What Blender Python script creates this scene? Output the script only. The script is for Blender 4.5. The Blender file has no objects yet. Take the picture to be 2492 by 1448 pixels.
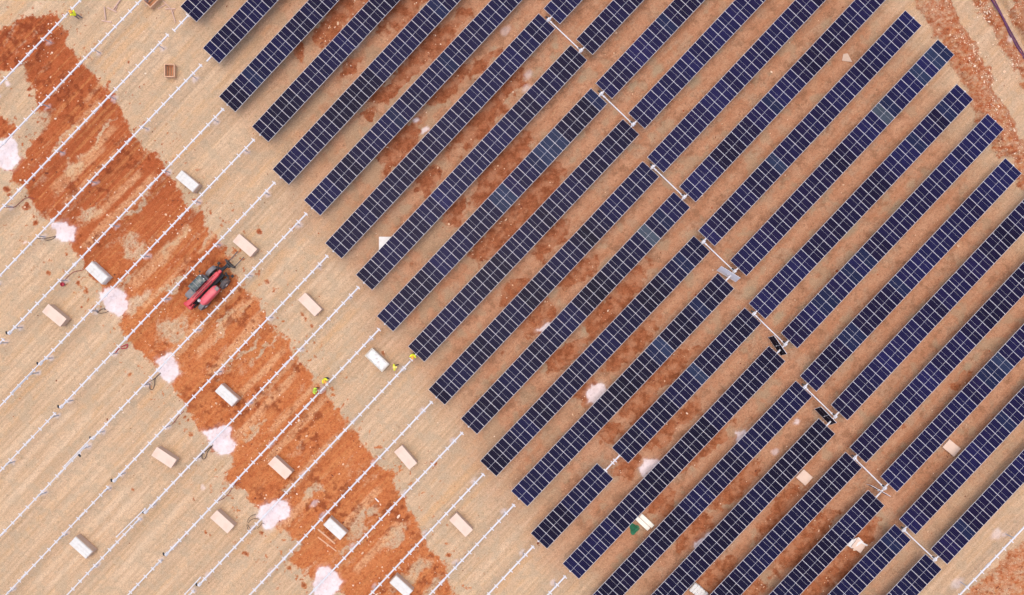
import bpy, math, random
import numpy as np
from mathutils import Vector, Matrix, Quaternion
random.seed(7)
RNG = np.random.default_rng(11)
sc = bpy.context.scene
COL = sc.collection

# ------------------------------------------------------------------ camera, world, sun, exposure
H = 80.0                       # drone height in metres, looking straight down
F = 27.4 * (H - 1.4)           # focal length in photo pixels (photo is 2492 x 1448)
CX, CY = 1246.0, 724.0
cam_d = bpy.data.cameras.new("camera")
cam = bpy.data.objects.new("camera", cam_d)
COL.objects.link(cam)
cam.location = (0, 0, H)
cam_d.sensor_width = 36.0
cam_d.lens = 36.0 * F / 2492.0
cam_d.clip_start, cam_d.clip_end = 0.5, 6000
sc.camera = cam

SUN_EL, SUN_AZ = math.radians(84), math.radians(-38)      # azimuth measured from +Y, clockwise
w = bpy.data.worlds.new("World")
sc.world = w
w.use_nodes = True
nt = w.node_tree
sky = nt.nodes.new("ShaderNodeTexSky")
sky.sky_type = 'NISHITA'
sky.sun_disc = False
sky.sun_elevation = SUN_EL
sky.sun_rotation = SUN_AZ
sky.air_density = 1.0
sky.dust_density = 3.5
sky.ozone_density = 0.6
nt.links.new(sky.outputs[0], nt.nodes["Background"].inputs[0])
nt.nodes["Background"].inputs[1].default_value = 0.15

sun_d = bpy.data.lights.new("sun", 'SUN')
sun_d.energy = 0.5
sun_d.angle = math.radians(75)
sun_d.color = (1.0, 0.93, 0.82)
sun = bpy.data.objects.new("sun", sun_d)
COL.objects.link(sun)
sd = Vector((math.sin(SUN_AZ) * math.cos(SUN_EL), math.cos(SUN_AZ) * math.cos(SUN_EL), math.sin(SUN_EL)))
sun.rotation_euler = sd.to_track_quat('Z', 'Y').to_euler()
sun.location = sd * 60
sc.view_settings.view_transform = 'Standard'
sc.view_settings.look = 'None'
sc.view_settings.gamma = 1
sc.view_settings.exposure = 0.95

# ------------------------------------------------------------------ helpers
def W(px, py, z=0.0):
    """world point at height z that the photograph shows at pixel (px, py)"""
    k = (H - z) / F
    return Vector(((px - CX) * k, -(py - CY) * k, z))

def tag(o, label=None, cat=None, group=None, kind=None):
    if label: o["label"] = label
    if cat: o["category"] = cat
    if group: o["group"] = group
    if kind: o["kind"] = kind
    return o

def empty(name, loc, rz=0.0):
    o = bpy.data.objects.new(name, None)
    o.empty_display_size = 0.3
    o.location = loc
    o.rotation_euler = (0, 0, rz)
    COL.objects.link(o)
    return o

class MB:
    def __init__(s):
        s.v, s.f, s.m, s.cur = [], [], [], 0
        s.sm = []
    def add(s, vs, fs, smooth=False):
        b = len(s.v)
        s.v += [tuple(v) for v in vs]
        for f in fs:
            s.f.append(tuple(i + b for i in f)); s.m.append(s.cur); s.sm.append(smooth)
    def box(s, c, size, rz=0.0, M=None, taper=1.0):
        hx, hy, hz = size[0] / 2, size[1] / 2, size[2] / 2
        vs = []
        for z, k in ((-hz, 1.0), (hz, taper)):
            for x, y in ((-hx, -hy), (hx, -hy), (hx, hy), (-hx, hy)):
                vs.append(Vector((x * k, y * k, z)))
        R = M if M is not None else Matrix.Rotation(rz, 3, 'Z')
        vs = [R @ v + Vector(c) for v in vs]
        s.add(vs, [(0, 3, 2, 1), (4, 5, 6, 7), (0, 1, 5, 4), (1, 2, 6, 5), (2, 3, 7, 6), (3, 0, 4, 7)])
    def bbox(s, c, size, b=0.02, rz=0.0, M=None):
        """box with chamfered edges"""
        hx, hy, hz = size[0] / 2, size[1] / 2, size[2] / 2
        R = M if M is not None else Matrix.Rotation(rz, 3, 'Z')
        vs, idx = [], {}
        for sx in (-1, 1):
            for sy in (-1, 1):
                for sz in (-1, 1):
                    for ax in range(3):
                        p = [sx * (hx - b), sy * (hy - b), sz * (hz - b)]
                        p[ax] = (sx * hx, sy * hy, sz * hz)[ax]
                        idx[(sx, sy, sz, ax)] = len(vs)
                        vs.append(R @ Vector(p) + Vector(c))
        fs = []
        I = idx
        for sg in (-1, 1):
            fs.append((I[sg, -1, -1, 0], I[sg, 1, -1, 0], I[sg, 1, 1, 0], I[sg, -1, 1, 0])[::sg])
            fs.append((I[-1, sg, -1, 1], I[-1, sg, 1, 1], I[1, sg, 1, 1], I[1, sg, -1, 1])[::sg])
            fs.append((I[-1, -1, sg, 2], I[1, -1, sg, 2], I[1, 1, sg, 2], I[-1, 1, sg, 2])[::sg])
        for a in (-1, 1):
            for c2 in (-1, 1):
                k = a * c2
                fs.append((I[a, c2, -1, 0], I[a, c2, -1, 1], I[a, c2, 1, 1], I[a, c2, 1, 0])[::k])
                fs.append((I[a, -1, c2, 0], I[a, 1, c2, 0], I[a, 1, c2, 2], I[a, -1, c2, 2])[::k])
                fs.append((I[-1, a, c2, 1], I[-1, a, c2, 2], I[1, a, c2, 2], I[1, a, c2, 1])[::k])
                for d in (-1, 1):
                    fs.append((I[a, c2, d, 0], I[a, c2, d, 1], I[a, c2, d, 2])[::a * c2 * d])
        s.add(vs, fs)
    def tube(s, pts, r, n=8, caps=True, r1=None, smooth=True):
        pts = [Vector(p) for p in pts]
        m = len(pts)
        vs, fs = [], []
        up = Vector((0, 0, 1))
        for i, p in enumerate(pts):
            d = (pts[min(i + 1, m - 1)] - pts[max(i - 1, 0)])
            d = d.normalized() if d.length > 1e-9 else Vector((0, 0, 1))
            u = d.cross(up)
            if u.length < 1e-3: u = d.cross(Vector((1, 0, 0)))
            u.normalize(); v = u.cross(d)
            rr = r if r1 is None else r + (r1 - r) * i / max(1, m - 1)
            for k in range(n):
                a = 2 * math.pi * k / n
                vs.append(p + u * (rr * math.cos(a)) + v * (rr * math.sin(a)))
        for i in range(m - 1):
            for k in range(n):
                a, b = i * n + k, i * n + (k + 1) % n
                fs.append((a, a + n, b + n, b)[::-1])
        s.add(vs, fs, smooth)
        if caps:
            s.add(vs[:n], [tuple(range(n))]); s.add(vs[-n:], [tuple(range(n))[::-1]])
    def lathe(s, prof, c, axis, n=16, smooth=True):
        """prof: (distance along axis, radius)"""
        axis = Vector(axis).normalized()
        u = axis.cross(Vector((0, 0, 1)))
        if u.length < 1e-3: u = Vector((1, 0, 0))
        u.normalize(); v = axis.cross(u)
        vs, fs = [], []
        for h, r in prof:
            for k in range(n):
                a = 2 * math.pi * k / n
                vs.append(Vector(c) + axis * h + (u * math.cos(a) + v * math.sin(a)) * r)
        for i in range(len(prof) - 1):
            for k in range(n):
                a, b = i * n + k, i * n + (k + 1) % n
                fs.append((a, b, b + n, a + n))
        s.add(vs, fs, smooth)
        s.add(vs[:n], [tuple(range(n))[::-1]]); s.add(vs[-n:], [tuple(range(n))])
    def prism(s, poly, z0, z1):
        n = len(poly)
        vs = [(x, y, z0) for x, y in poly] + [(x, y, z1) for x, y in poly]
        fs = [tuple(range(n))[::-1], tuple(range(n, 2 * n))]
        fs += [(i, (i + 1) % n, n + (i + 1) % n, n + i) for i in range(n)]
        s.add(vs, fs)
    def mesh(s, name, mats):
        me = bpy.data.meshes.new(name)
        me.from_pydata(s.v, [], s.f)
        for m in (mats if isinstance(mats, (list, tuple)) else [mats]): me.materials.append(m)
        me.polygons.foreach_set("material_index", s.m)
        me.polygons.foreach_set("use_smooth", s.sm)
        me.update()
        return me
    def build(s, name, mats, parent=None, loc=(0, 0, 0), rz=0.0):
        return put(name, s.mesh(name, mats), parent, loc, rz)

def put(name, me, parent=None, loc=(0, 0, 0), rz=0.0):
    o = bpy.data.objects.new(name, me)
    COL.objects.link(o)
    o.location = loc
    o.rotation_euler = (0, 0, rz)
    if parent: o.parent = parent
    return o

ORD = ("first second third fourth fifth sixth seventh eighth ninth tenth eleventh twelfth thirteenth fourteenth "
       "fifteenth sixteenth seventeenth eighteenth nineteenth twentieth twenty-first twenty-second").split()

# ------------------------------------------------------------------ materials
def N(m, t, **kw):
    n = m.node_tree.nodes.new(t)
    for k, v in kw.items(): setattr(n, k, v)
    return n

def mat(name, col, rough=0.7, metal=0.0, var=0.08, scale=9.0, bump=0.0, spec=0.3, dirt=None, dirt_amt=0.0, dirt_scale=2.5):
    m = bpy.data.materials.new(name)
    m.use_nodes = True
    L = m.node_tree.links.new
    b = m.node_tree.nodes["Principled BSDF"]
    b.inputs["Roughness"].default_value = rough
    b.inputs["Metallic"].default_value = metal
    b.inputs["Specular IOR Level"].default_value = spec
    tc = N(m, "ShaderNodeTexCoord")
    no = N(m, "ShaderNodeTexNoise")
    no.inputs["Scale"].default_value = scale
    no.inputs["Detail"].default_value = 4
    L(tc.outputs["Object"], no.inputs["Vector"])
    mx = N(m, "ShaderNodeMix", data_type='RGBA')
    lo = [max(0, c * (1 - var)) for c in col]; hi = [min(1, c * (1 + var)) for c in col]
    mx.inputs[6].default_value = (*lo, 1); mx.inputs[7].default_value = (*hi, 1)
    L(no.outputs["Fac"], mx.inputs[0])
    out = mx.outputs[2]
    if dirt:
        n2 = N(m, "ShaderNodeTexNoise")
        n2.inputs["Scale"].default_value = dirt_scale; n2.inputs["Detail"].default_value = 6
        L(tc.outputs["Object"], n2.inputs["Vector"])
        r = N(m, "ShaderNodeMapRange")
        r.inputs[1].default_value = 0.48; r.inputs[2].default_value = 0.72
        r.inputs[3].default_value = 0; r.inputs[4].default_value = dirt_amt
        L(n2.outputs["Fac"], r.inputs[0])
        m2 = N(m, "ShaderNodeMix", data_type='RGBA')
        L(r.outputs[0], m2.inputs[0]); L(out, m2.inputs[6])
        m2.inputs[7].default_value = (*dirt, 1)
        out = m2.outputs[2]
    L(out, b.inputs["Base Color"])
    if bump:
        bp = N(m, "ShaderNodeBump"); bp.inputs["Strength"].default_value = bump; bp.inputs["Distance"].default_value = 0.02
        L(no.outputs["Fac"], bp.inputs["Height"]); L(bp.outputs[0], b.inputs["Normal"])
    return m

M_SLAT = None
DUST = (0.42, 0.22, 0.11)
M_STEEL = mat("galvanised_steel", (0.58, 0.55, 0.545), 0.55, 0.0, 0.10, 14, spec=0.4, dirt=(0.50, 0.42, 0.38), dirt_amt=0.5, dirt_scale=1.3)
M_STEELD = mat("weathered_steel", (0.50, 0.49, 0.50), 0.6, 0.0, 0.2, 10, spec=0.4)
M_ALU = mat("aluminium_frame", (0.60, 0.57, 0.575), 0.5, 0.0, 0.05, 5)
M_BACK = mat("white_backsheet", (0.50, 0.475, 0.50), 0.5, 0.0, 0.05, 5)
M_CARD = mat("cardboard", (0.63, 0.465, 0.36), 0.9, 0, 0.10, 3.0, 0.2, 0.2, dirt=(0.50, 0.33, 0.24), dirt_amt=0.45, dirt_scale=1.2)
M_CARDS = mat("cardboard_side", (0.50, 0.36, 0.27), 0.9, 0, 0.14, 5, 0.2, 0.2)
M_WHITE = mat("white_wrap", (0.58, 0.55, 0.50), 0.6, 0, 0.12, 5, 0.5, 0.3, dirt=(0.50, 0.42, 0.34), dirt_amt=0.5, dirt_scale=2)
M_WOOD = mat("pale_timber", (0.56, 0.33, 0.20), 0.85, 0, 0.25, 12, 0.3, 0.2)
M_WOODR = mat("reddish_timber", (0.46, 0.19, 0.09), 0.85, 0, 0.3, 9, 0.3, 0.2)
M_WOODW = mat("whitewashed_timber", (0.74, 0.70, 0.58), 0.8, 0, 0.12, 10, 0.3, 0.2)
M_DARK = mat("dark_rubber", (0.028, 0.026, 0.026), 0.75, 0, 0.3, 8, 0.3, 0.3, dirt=(0.20, 0.12, 0.07), dirt_amt=0.5)
M_BLACK = mat("black_steel", (0.022, 0.022, 0.024), 0.5, 0, 0.2, 8)
M_RED = mat("red_paint", (0.46, 0.005, 0.022), 0.4, 0, 0.1, 5, spec=0.5, dirt=(0.35, 0.10, 0.07), dirt_amt=0.4)
M_REDP = mat("faded_red_paint", (0.56, 0.075, 0.095), 0.45, 0, 0.08, 4, spec=0.5, dirt=(0.50, 0.18, 0.14), dirt_amt=0.5, dirt_scale=1.6)
M_GREY = mat("grey_paint", (0.16, 0.15, 0.155), 0.55, 0, 0.15, 6, spec=0.4, dirt=(0.30, 0.22, 0.17), dirt_amt=0.6)
M_TYRE = mat("dusty_tyre", (0.10, 0.085, 0.085), 0.9, 0, 0.3, 10, 0.4, 0.2, dirt=(0.26, 0.17, 0.12), dirt_amt=0.7)
M_RIM = mat("wheel_rim", (0.55, 0.52, 0.50), 0.5, 0.0, 0.1, 6)
M_ROOF = mat("cab_glass", (0.05, 0.065, 0.06), 0.12, 0, 0.3, 3, spec=0.5, dirt=(0.22, 0.24, 0.17), dirt_amt=0.6, dirt_scale=3)
M_FORK = mat("fork_steel", (0.10, 0.075, 0.07), 0.5, 0, 0.2, 8)
M_LAMP = mat("lamp_lens", (0.75, 0.75, 0.72), 0.2, 0, 0.05, 5)
M_ORANGE = mat("orange_light", (0.7, 0.16, 0.02), 0.4)
M_CABLE = mat("black_cable", (0.05, 0.035, 0.035), 0.6, 0, 0.2, 20)
M_CABLER = mat("red_cable", (0.22, 0.05, 0.045), 0.6, 0, 0.2, 20)
M_VEST = mat("yellow_vest", (0.72, 0.74, 0.03), 0.75, 0, 0.12, 9, 0.3)
M_VESTG = mat("lime_vest", (0.52, 0.74, 0.06), 0.75, 0, 0.12, 9, 0.3)
M_TAPE = mat("reflective_tape", (0.72, 0.72, 0.70), 0.35)
M_SKIN = mat("skin", (0.36, 0.19, 0.12), 0.6, 0, 0.08, 12)
M_HATO = mat("orange_helmet", (0.75, 0.33, 0.03), 0.35, 0, 0.04, 5, spec=0.5)
M_HATG = mat("green_helmet", (0.34, 0.48, 0.04), 0.35, 0, 0.04, 5, spec=0.5)
M_HATY = mat("yellow_helmet", (0.80, 0.62, 0.12), 0.35, 0, 0.04, 5, spec=0.5)
M_HAIR = mat("dark_hair", (0.03, 0.02, 0.017), 0.8, 0, 0.3, 40)
M_NAVY = mat("dark_trousers", (0.035, 0.04, 0.065), 0.9, 0, 0.25, 9, 0.3)
M_SHIRT = mat("dark_sleeve", (0.045, 0.045, 0.06), 0.9, 0, 0.25, 9, 0.3)
M_GREYT = mat("grey_trousers", (0.19, 0.155, 0.16), 0.9, 0, 0.25, 9, 0.3)
M_GLOVE = mat("work_glove", (0.55, 0.35, 0.33), 0.8)
M_BOOT = mat("work_boot", (0.06, 0.04, 0.03), 0.8)
M_GREEN = mat("green_netting", (0.03, 0.17, 0.085), 0.85, 0, 0.4, 14, 0.8)
M_BUCKET = mat("red_plastic", (0.40, 0.03, 0.05), 0.45)
M_PURPLE = mat("purple_pipe", (0.10, 0.025, 0.075), 0.5, 0, 0.2, 5)
M_SHEET = mat("white_sheet", (0.64, 0.61, 0.57), 0.6, 0, 0.10, 4, dirt=(.5,.4,.3), dirt_amt=.35)

def cell_material():
    m = bpy.data.materials.new("solar_cells")
    m.use_nodes = True
    L = m.node_tree.links.new
    b = m.node_tree.nodes["Principled BSDF"]
    b.inputs["Roughness"].default_value = 0.12
    b.inputs["Specular IOR Level"].default_value = 0.03
    oi = N(m, "ShaderNodeObjectInfo")
    tc = N(m, "ShaderNodeTexCoord")
    sp = N(m, "ShaderNodeSeparateXYZ"); L(tc.outputs["Object"], sp.inputs[0])
    # faint bright wires between the cell columns
    a = N(m, "ShaderNodeMath", operation='MULTIPLY'); L(sp.outputs[0], a.inputs[0]); a.inputs[1].default_value = 6 / 0.87
    a2 = N(m, "ShaderNodeMath", operation='FRACT'); L(a.outputs[0], a2.inputs[0])
    a3 = N(m, "ShaderNodeMath", operation='COMPARE'); L(a2.outputs[0], a3.inputs[0]); a3.inputs[1].default_value = 0.5; a3.inputs[2].default_value = 0.07
    no = N(m, "ShaderNodeTexNoise"); no.inputs["Scale"].default_value = 1.7; no.inputs["Detail"].default_value = 2
    ad = N(m, "ShaderNodeVectorMath", operation='ADD'); L(tc.outputs["Object"], ad.inputs[0])
    cr = N(m, "ShaderNodeCombineXYZ"); L(oi.outputs["Random"], cr.inputs[0])
    sc2 = N(m, "ShaderNodeVectorMath", operation='SCALE'); sc2.inputs[3].default_value = 60; L(cr.outputs[0], sc2.inputs[0])
    L(sc2.outputs[0], ad.inputs[1]); L(ad.outputs[0], no.inputs["Vector"])
    mr = N(m, "ShaderNodeMapRange"); mr.inputs[3].default_value = 0.75; mr.inputs[4].default_value = 1.25; L(no.outputs["Fac"], mr.inputs[0])
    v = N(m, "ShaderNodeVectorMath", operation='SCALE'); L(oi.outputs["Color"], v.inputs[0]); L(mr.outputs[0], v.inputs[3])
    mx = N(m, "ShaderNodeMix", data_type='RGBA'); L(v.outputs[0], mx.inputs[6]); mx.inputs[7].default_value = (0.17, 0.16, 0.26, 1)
    fm = N(m, "ShaderNodeMath", operation='MULTIPLY'); fm.inputs[1].default_value = 0.16; L(a3.outputs[0], fm.inputs[0])
    L(fm.outputs[0], mx.inputs[0])
    L(mx.outputs[2], b.inputs["Base Color"])
    return m
M_CELL = cell_material()
# ------------------------------------------------------------------ the ground: one sheet, real relief, soil masks
_LAT = RNG.random((7, 256, 256))
def vnoise(x, y, k=0):
    xi = np.floor(x).astype(np.int64); yi = np.floor(y).astype(np.int64)
    fx = x - xi; fy = y - yi
    fx = fx * fx * (3 - 2 * fx); fy = fy * fy * (3 - 2 * fy)
    T = _LAT[k % 7]
    a = T[xi & 255, yi & 255]; b = T[(xi + 1) & 255, yi & 255]
    c = T[xi & 255, (yi + 1) & 255]; d = T[(xi + 1) & 255, (yi + 1) & 255]
    return (a * (1 - fx) + b * fx) * (1 - fy) + (c * (1 - fx) + d * fx) * fy
def fbm(x, y, o=4, k=0):
    s = 0; a = 0.5; t = 0
    for i in range(o):
        s = s + a * vnoise(x * 2 ** i + 17.3 * i, y * 2 ** i + 5.1 * i, k + i); t += a; a *= 0.5
    return s / t
def sstep(a, b, x):
    t = np.clip((x - a) / (b - a), 0, 1)
    return t * t * (3 - 2 * t)
def sdf(poly, x, y):
    """signed distance to a polygon, positive inside"""
    P = np.array(poly, float)
    best = np.full(x.shape, 1e18); ins = np.zeros(x.shape, bool)
    n = len(P)
    for i in range(n):
        ax, ay = P[i]; bx, by = P[(i + 1) % n]
        ex, ey = bx - ax, by - ay
        t = np.clip(((x - ax) * ex + (y - ay) * ey) / (ex * ex + ey * ey + 1e-9), 0, 1)
        best = np.minimum(best, (x - ax - t * ex) ** 2 + (y - ay - t * ey) ** 2)
        c = (ay > y) != (by > y)
        xin = ax + (y - ay) * ex / (ey if abs(ey) > 1e-9 else 1e-9)
        ins ^= c & (x < xin)
    return np.where(ins, 1, -1) * np.sqrt(best)

def zm(pts, ox, oy, s): return [(ox + a / s, oy + b / s) for a, b in pts]

BAND = [(-120, 60), (0, 82), (60, 40), (128, 30), (133, 60), (157, 78), (155, 100), (163, 122), (186, 127), (192, 150), (215, 167),
        (238, 192), (248, 212), (256, 222), (275, 238), (310, 285), (332, 325), (365, 368), (392, 395), (402, 412), (430, 455),
        (452, 500), (490, 527), (512, 560), (545, 608), (566, 660), (600, 715), (636, 745), (680, 800), (712, 850), (752, 905),
        (790, 950), (817, 1000), (860, 1038), (902, 1090), (926, 1138), (950, 1152), (976, 1210), (1002, 1250), (1030, 1290),
        (1060, 1350), (1092, 1390), (1112, 1448), (1130, 1600), (860, 1600), (840, 1448), (752, 1404), (728, 1380), (703, 1360),
        (735, 1326), (700, 1290), (640, 1240), (606, 1222), (590, 1184), (543, 1174), (546, 1152), (562, 1134), (560, 1114),
        (500, 1060), (480, 1036), (448, 990), (413, 946), (428, 908), (395, 885), (366, 879), (332, 848), (302, 800), (298, 768),
        (262, 712), (232, 692), (205, 650), (176, 609), (165, 575), (120, 540), (92, 520), (85, 505), (68, 478), (66, 455), (52, 440), (36, 440),
        (48, 400), (60, 375), (85, 330), (88, 300), (92, 270), (88, 215), (70, 190), (66, 165), (30, 172), (0, 172), (-120, 180)]
BAND2 = [(-120, 272), (0, 285), (20, 300), (30, 322), (12, 340), (-120, 350)]
# lighter trampled patches inside the band: x, y, half length along the rows, half width
TANP = [(62, 178, 26, 12), (318, 602, 30, 26), (345, 735, 46, 20), (425, 790, 60, 24), (185, 400, 30, 20), (742, 1196, 38, 12), (700, 1185, 20, 10),
        (95, 290, 50, 22), (240, 330, 75, 7), (150, 345, 60, 9), (420, 700, 60, 9), (430, 590, 70, 8), (330, 500, 60, 10), (215, 520, 40, 14),
        (560, 790, 80, 8), (640, 840, 80, 7), (590, 850, 70, 7), (880, 1270, 60, 20), (960, 1300, 50, 16), (1000, 1400, 60, 22), (1050, 1448, 60, 20),
        (850, 1330, 40, 8), (505, 590, 40, 7), (620, 1040, 50, 10), (300, 690, 40, 8)]
# darker dug-over patches between the finished rows
REDP = [(825, 45, 62, 22), (870, -10, 60, 24), (985, 12, 60, 28), (732, 127, 9, 14), (855, 160, 34, 14), (1024, 130, 80, 24), (951, 215, 34, 16),
        (902, 285, 16, 9), (1085, 208, 48, 24), (988, 330, 36, 24), (948, 367, 26, 18), (1180, 272, 95, 24), (1040, 440, 26, 20), (1206, 440, 52, 24),
        (1225, 380, 60, 26), (1330, 440, 40, 28), (1290, 500, 50, 28), (1097, 513, 34, 18), (1200, 596, 48, 20), (1235, 560, 50, 24), (1250, 715, 30, 22), (1342, 582, 48, 24),
        (1395, 660, 40, 18), (1309, 772, 34, 22), (1500, 735, 86, 26), (1372, 870, 40, 24), (1530, 840, 58, 20), (1415, 940, 26, 22),
        (1598, 930, 90, 20), (1488, 1058, 20, 22), (1531, 1128, 26, 22), (1640, 1034, 62, 20), (1621, 1213, 34, 24), (1694, 1286, 42, 26),
        (1790, 1180, 62, 22), (1745, 1395, 42, 24), (1902, 1243, 60, 24), (1961, 1318, 70, 22), (2045, 1380, 46, 20), (1985, 1438, 50, 20),
        (2107, 1296, 40, 16), (2342, 934, 22, 9), (1720, 1070, 60, 20), (1180, 150, 30, 12), (1820, 1450, 40, 18), (1570, 1000, 40, 16), (1110, 60, 40, 14), (950, 400, 20, 8)]
GREYP = [(2354, 894, 14, 10), (1351, 112, 8, 9), (1418, 192, 14, 9), (1540, 210, 16, 10), (1825, 708, 24, 16), (1895, 770, 16, 12), (2070, 560, 30, 12), (1690, 200, 20, 12),
         (1000, 300, 14, 10), (890, 315, 10, 9), (1430, 800, 20, 16), (2180, 505, 24, 12), (1600, 170, 20, 10)]
BANK1 = [(2215, -60), (2227, 0), (2240, 25), (2250, 50), (2268, 75), (2271, 88), (2292, 98), (2312, 128), (2322, 160), (2334, 190), (2352, 220),
         (2366, 262), (2378, 300), (2395, 312), (2412, 345), (2426, 382), (2445, 392), (2470, 410), (2480, 450), (2520, 480), (2600, 480), (2600, 345),
         (2492, 335), (2470, 290), (2452, 262), (2440, 240), (2424, 205), (2406, 166), (2388, 136), (2370, 108), (2353, 71), (2334, 33), (2310, 0), (2290, -60)]
BANK2 = [(2350, -60), (2374, 0), (2394, 41), (2419, 80), (2440, 121), (2457, 157), (2479, 187), (2492, 214), (2560, 330), (2560, 130), (2492, 142), (2414, 0), (2385, -60)]
BANK3 = [(2436, -30), (2450, 0), (2470, 40), (2492, 85), (2560, 200), (2600, 0), (2500, -60)]
BANK4 = [(2500, 1306), (2450, 1338), (2400, 1392), (2345, 1448), (2280, 1520), (2600, 1600), (2600, 1250)]
PILES = [[(-30, 350), (0, 343), (30, 333), (42, 350), (50, 385), (40, 405), (28, 417), (10, 412), (-30, 400)],
         zm([(1130, 940), (1250, 890), (1400, 885), (1500, 900), (1530, 1000), (1690, 1005), (1660, 1180), (1620, 1340), (1400, 1340), (1230, 1290), (1230, 1100), (1130, 1020)], 0, 440, 9.05),
         zm([(1210, 820), (1230, 740), (1390, 650), (1560, 650), (1730, 720), (1740, 820), (1790, 950), (1770, 1080), (1620, 1210), (1440, 1130), (1330, 1060), (1320, 920)], 90, 620, 8.046),
         zm([(1155, 1180), (1250, 1130), (1290, 1200), (1320, 1300), (1240, 1370), (1190, 1330), (1160, 1270)], 0, 480, 3.017),
         zm([(1485, 240), (1560, 230), (1640, 195), (1700, 215), (1690, 270), (1740, 350), (1680, 420), (1600, 415), (1560, 360), (1540, 310)], 0, 968, 3.017),
         zm([(660, 410), (720, 280), (900, 200), (1080, 215), (1120, 310), (1110, 420), (960, 500), (870, 590), (770, 580), (740, 480)], 500, 1180, 5.403),
         zm([(1420, 1250), (1480, 1080), (1600, 1060), (1720, 1150), (1810, 1270), (1740, 1400), (1660, 1460), (1430, 1460)], 500, 1180, 5.403),
         [(1424, 957), (1440, 937), (1465, 933), (1478, 945), (1470, 962), (1445, 985), (1432, 976)],
         zm([(1068, 510), (1110, 455), (1205, 450), (1230, 475), (1105, 580), (1075, 545)], 1200, 968, 3.017),
         [(1305, 806), (1328, 786), (1352, 785), (1335, 812)],
         zm([(1195, 650), (1410, 490), (1500, 500), (1380, 640), (1215, 720)], 1500, 1220, 6.35),
         zm([(1780, 250), (1850, 235), (1870, 260), (1790, 330)], 1200, 968, 3.017)]
FAINT = [(1013, 293, 9, 7, .8), (1035, 315, 12, 6, .8), (870, 113, 9, 5, .6), (1285, 182, 14, 10, .35), (1282, 216, 14, 8, .35), (1940, 1027, 9, 7, .7), (1887, 1099, 9, 8, .5),
         (1230, 75, 16, 9, .3), (18, 203, 7, 7, .7), (1240, 160, 20, 10, .25), (62, 590, 6, 5, .5), (493, 1185, 6, 6, .4), (765, 1225, 14, 6, .4), (2425, 1300, 16, 12, .4), (2330, 1420, 18, 12, .35),
         (1720, 1010, 10, 8, .4), (2455, 95, 14, 8, .4), (1150, 70, 12, 8, .25)]
DX, DY = 0.687, -0.727          # direction of the rows in the photograph
def ell(x, y, e):
    u = (x - e[0]) * DX + (y - e[1]) * DY; v = (x - e[0]) * -DY + (y - e[1]) * DX
    return 1 - np.sqrt((u / e[2]) ** 2 + (v / e[3]) ** 2)

# small clods, footprints and drag marks: x, y, radius
SPOTS = [(1092, 1350, 8), (625, 560, 8), (116, 659, 9), (89, 540, 8), (316, 912, 5), (186, 694, 6), (210, 708, 5), (210, 728, 5), (195, 722, 3), (328, 1187, 5), (472, 1213, 3), (475, 1216, 2), (467, 1061, 7), (708, 548, 6), (643, 682, 6),
         (759, 866, 4), (71, 215, 7), (177, 121, 6), (20, 455, 8), (22, 470, 6), (708, 1383, 8), (742, 1425, 7), (735, 1412, 5), (725, 1405, 4), (600, 1347, 8), (450, 1020, 4), (460, 1030, 5), (440, 1035, 4), (452, 1052, 4), (512, 1090, 5), (60, 500, 9),
         (1310, 772, 5), (2330, 880, 3), (2342, 884, 3), (2322, 893, 3), (1130, 1355, 5), (500, 1293, 6), (512, 1300, 4), (735, 770, 6), (745, 778, 6), (760, 790, 5), (1050, 1120, 4), (1065, 1125, 5), (2155, 1100, 5), (2162, 1104, 4), (930, 860, 5), (550, 120, 4), (320, 152, 4),
         (130, 330, 5), (255, 345, 5), (640, 1290, 5), (975, 1330, 5), (1015, 1345, 6), (1640, 250, 5), (1895, 210, 7), (1000, 640, 4), (1225, 860, 6), (1560, 560, 5), (2165, 890, 6), (2030, 920, 5), (2200, 1040, 6)]
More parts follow.
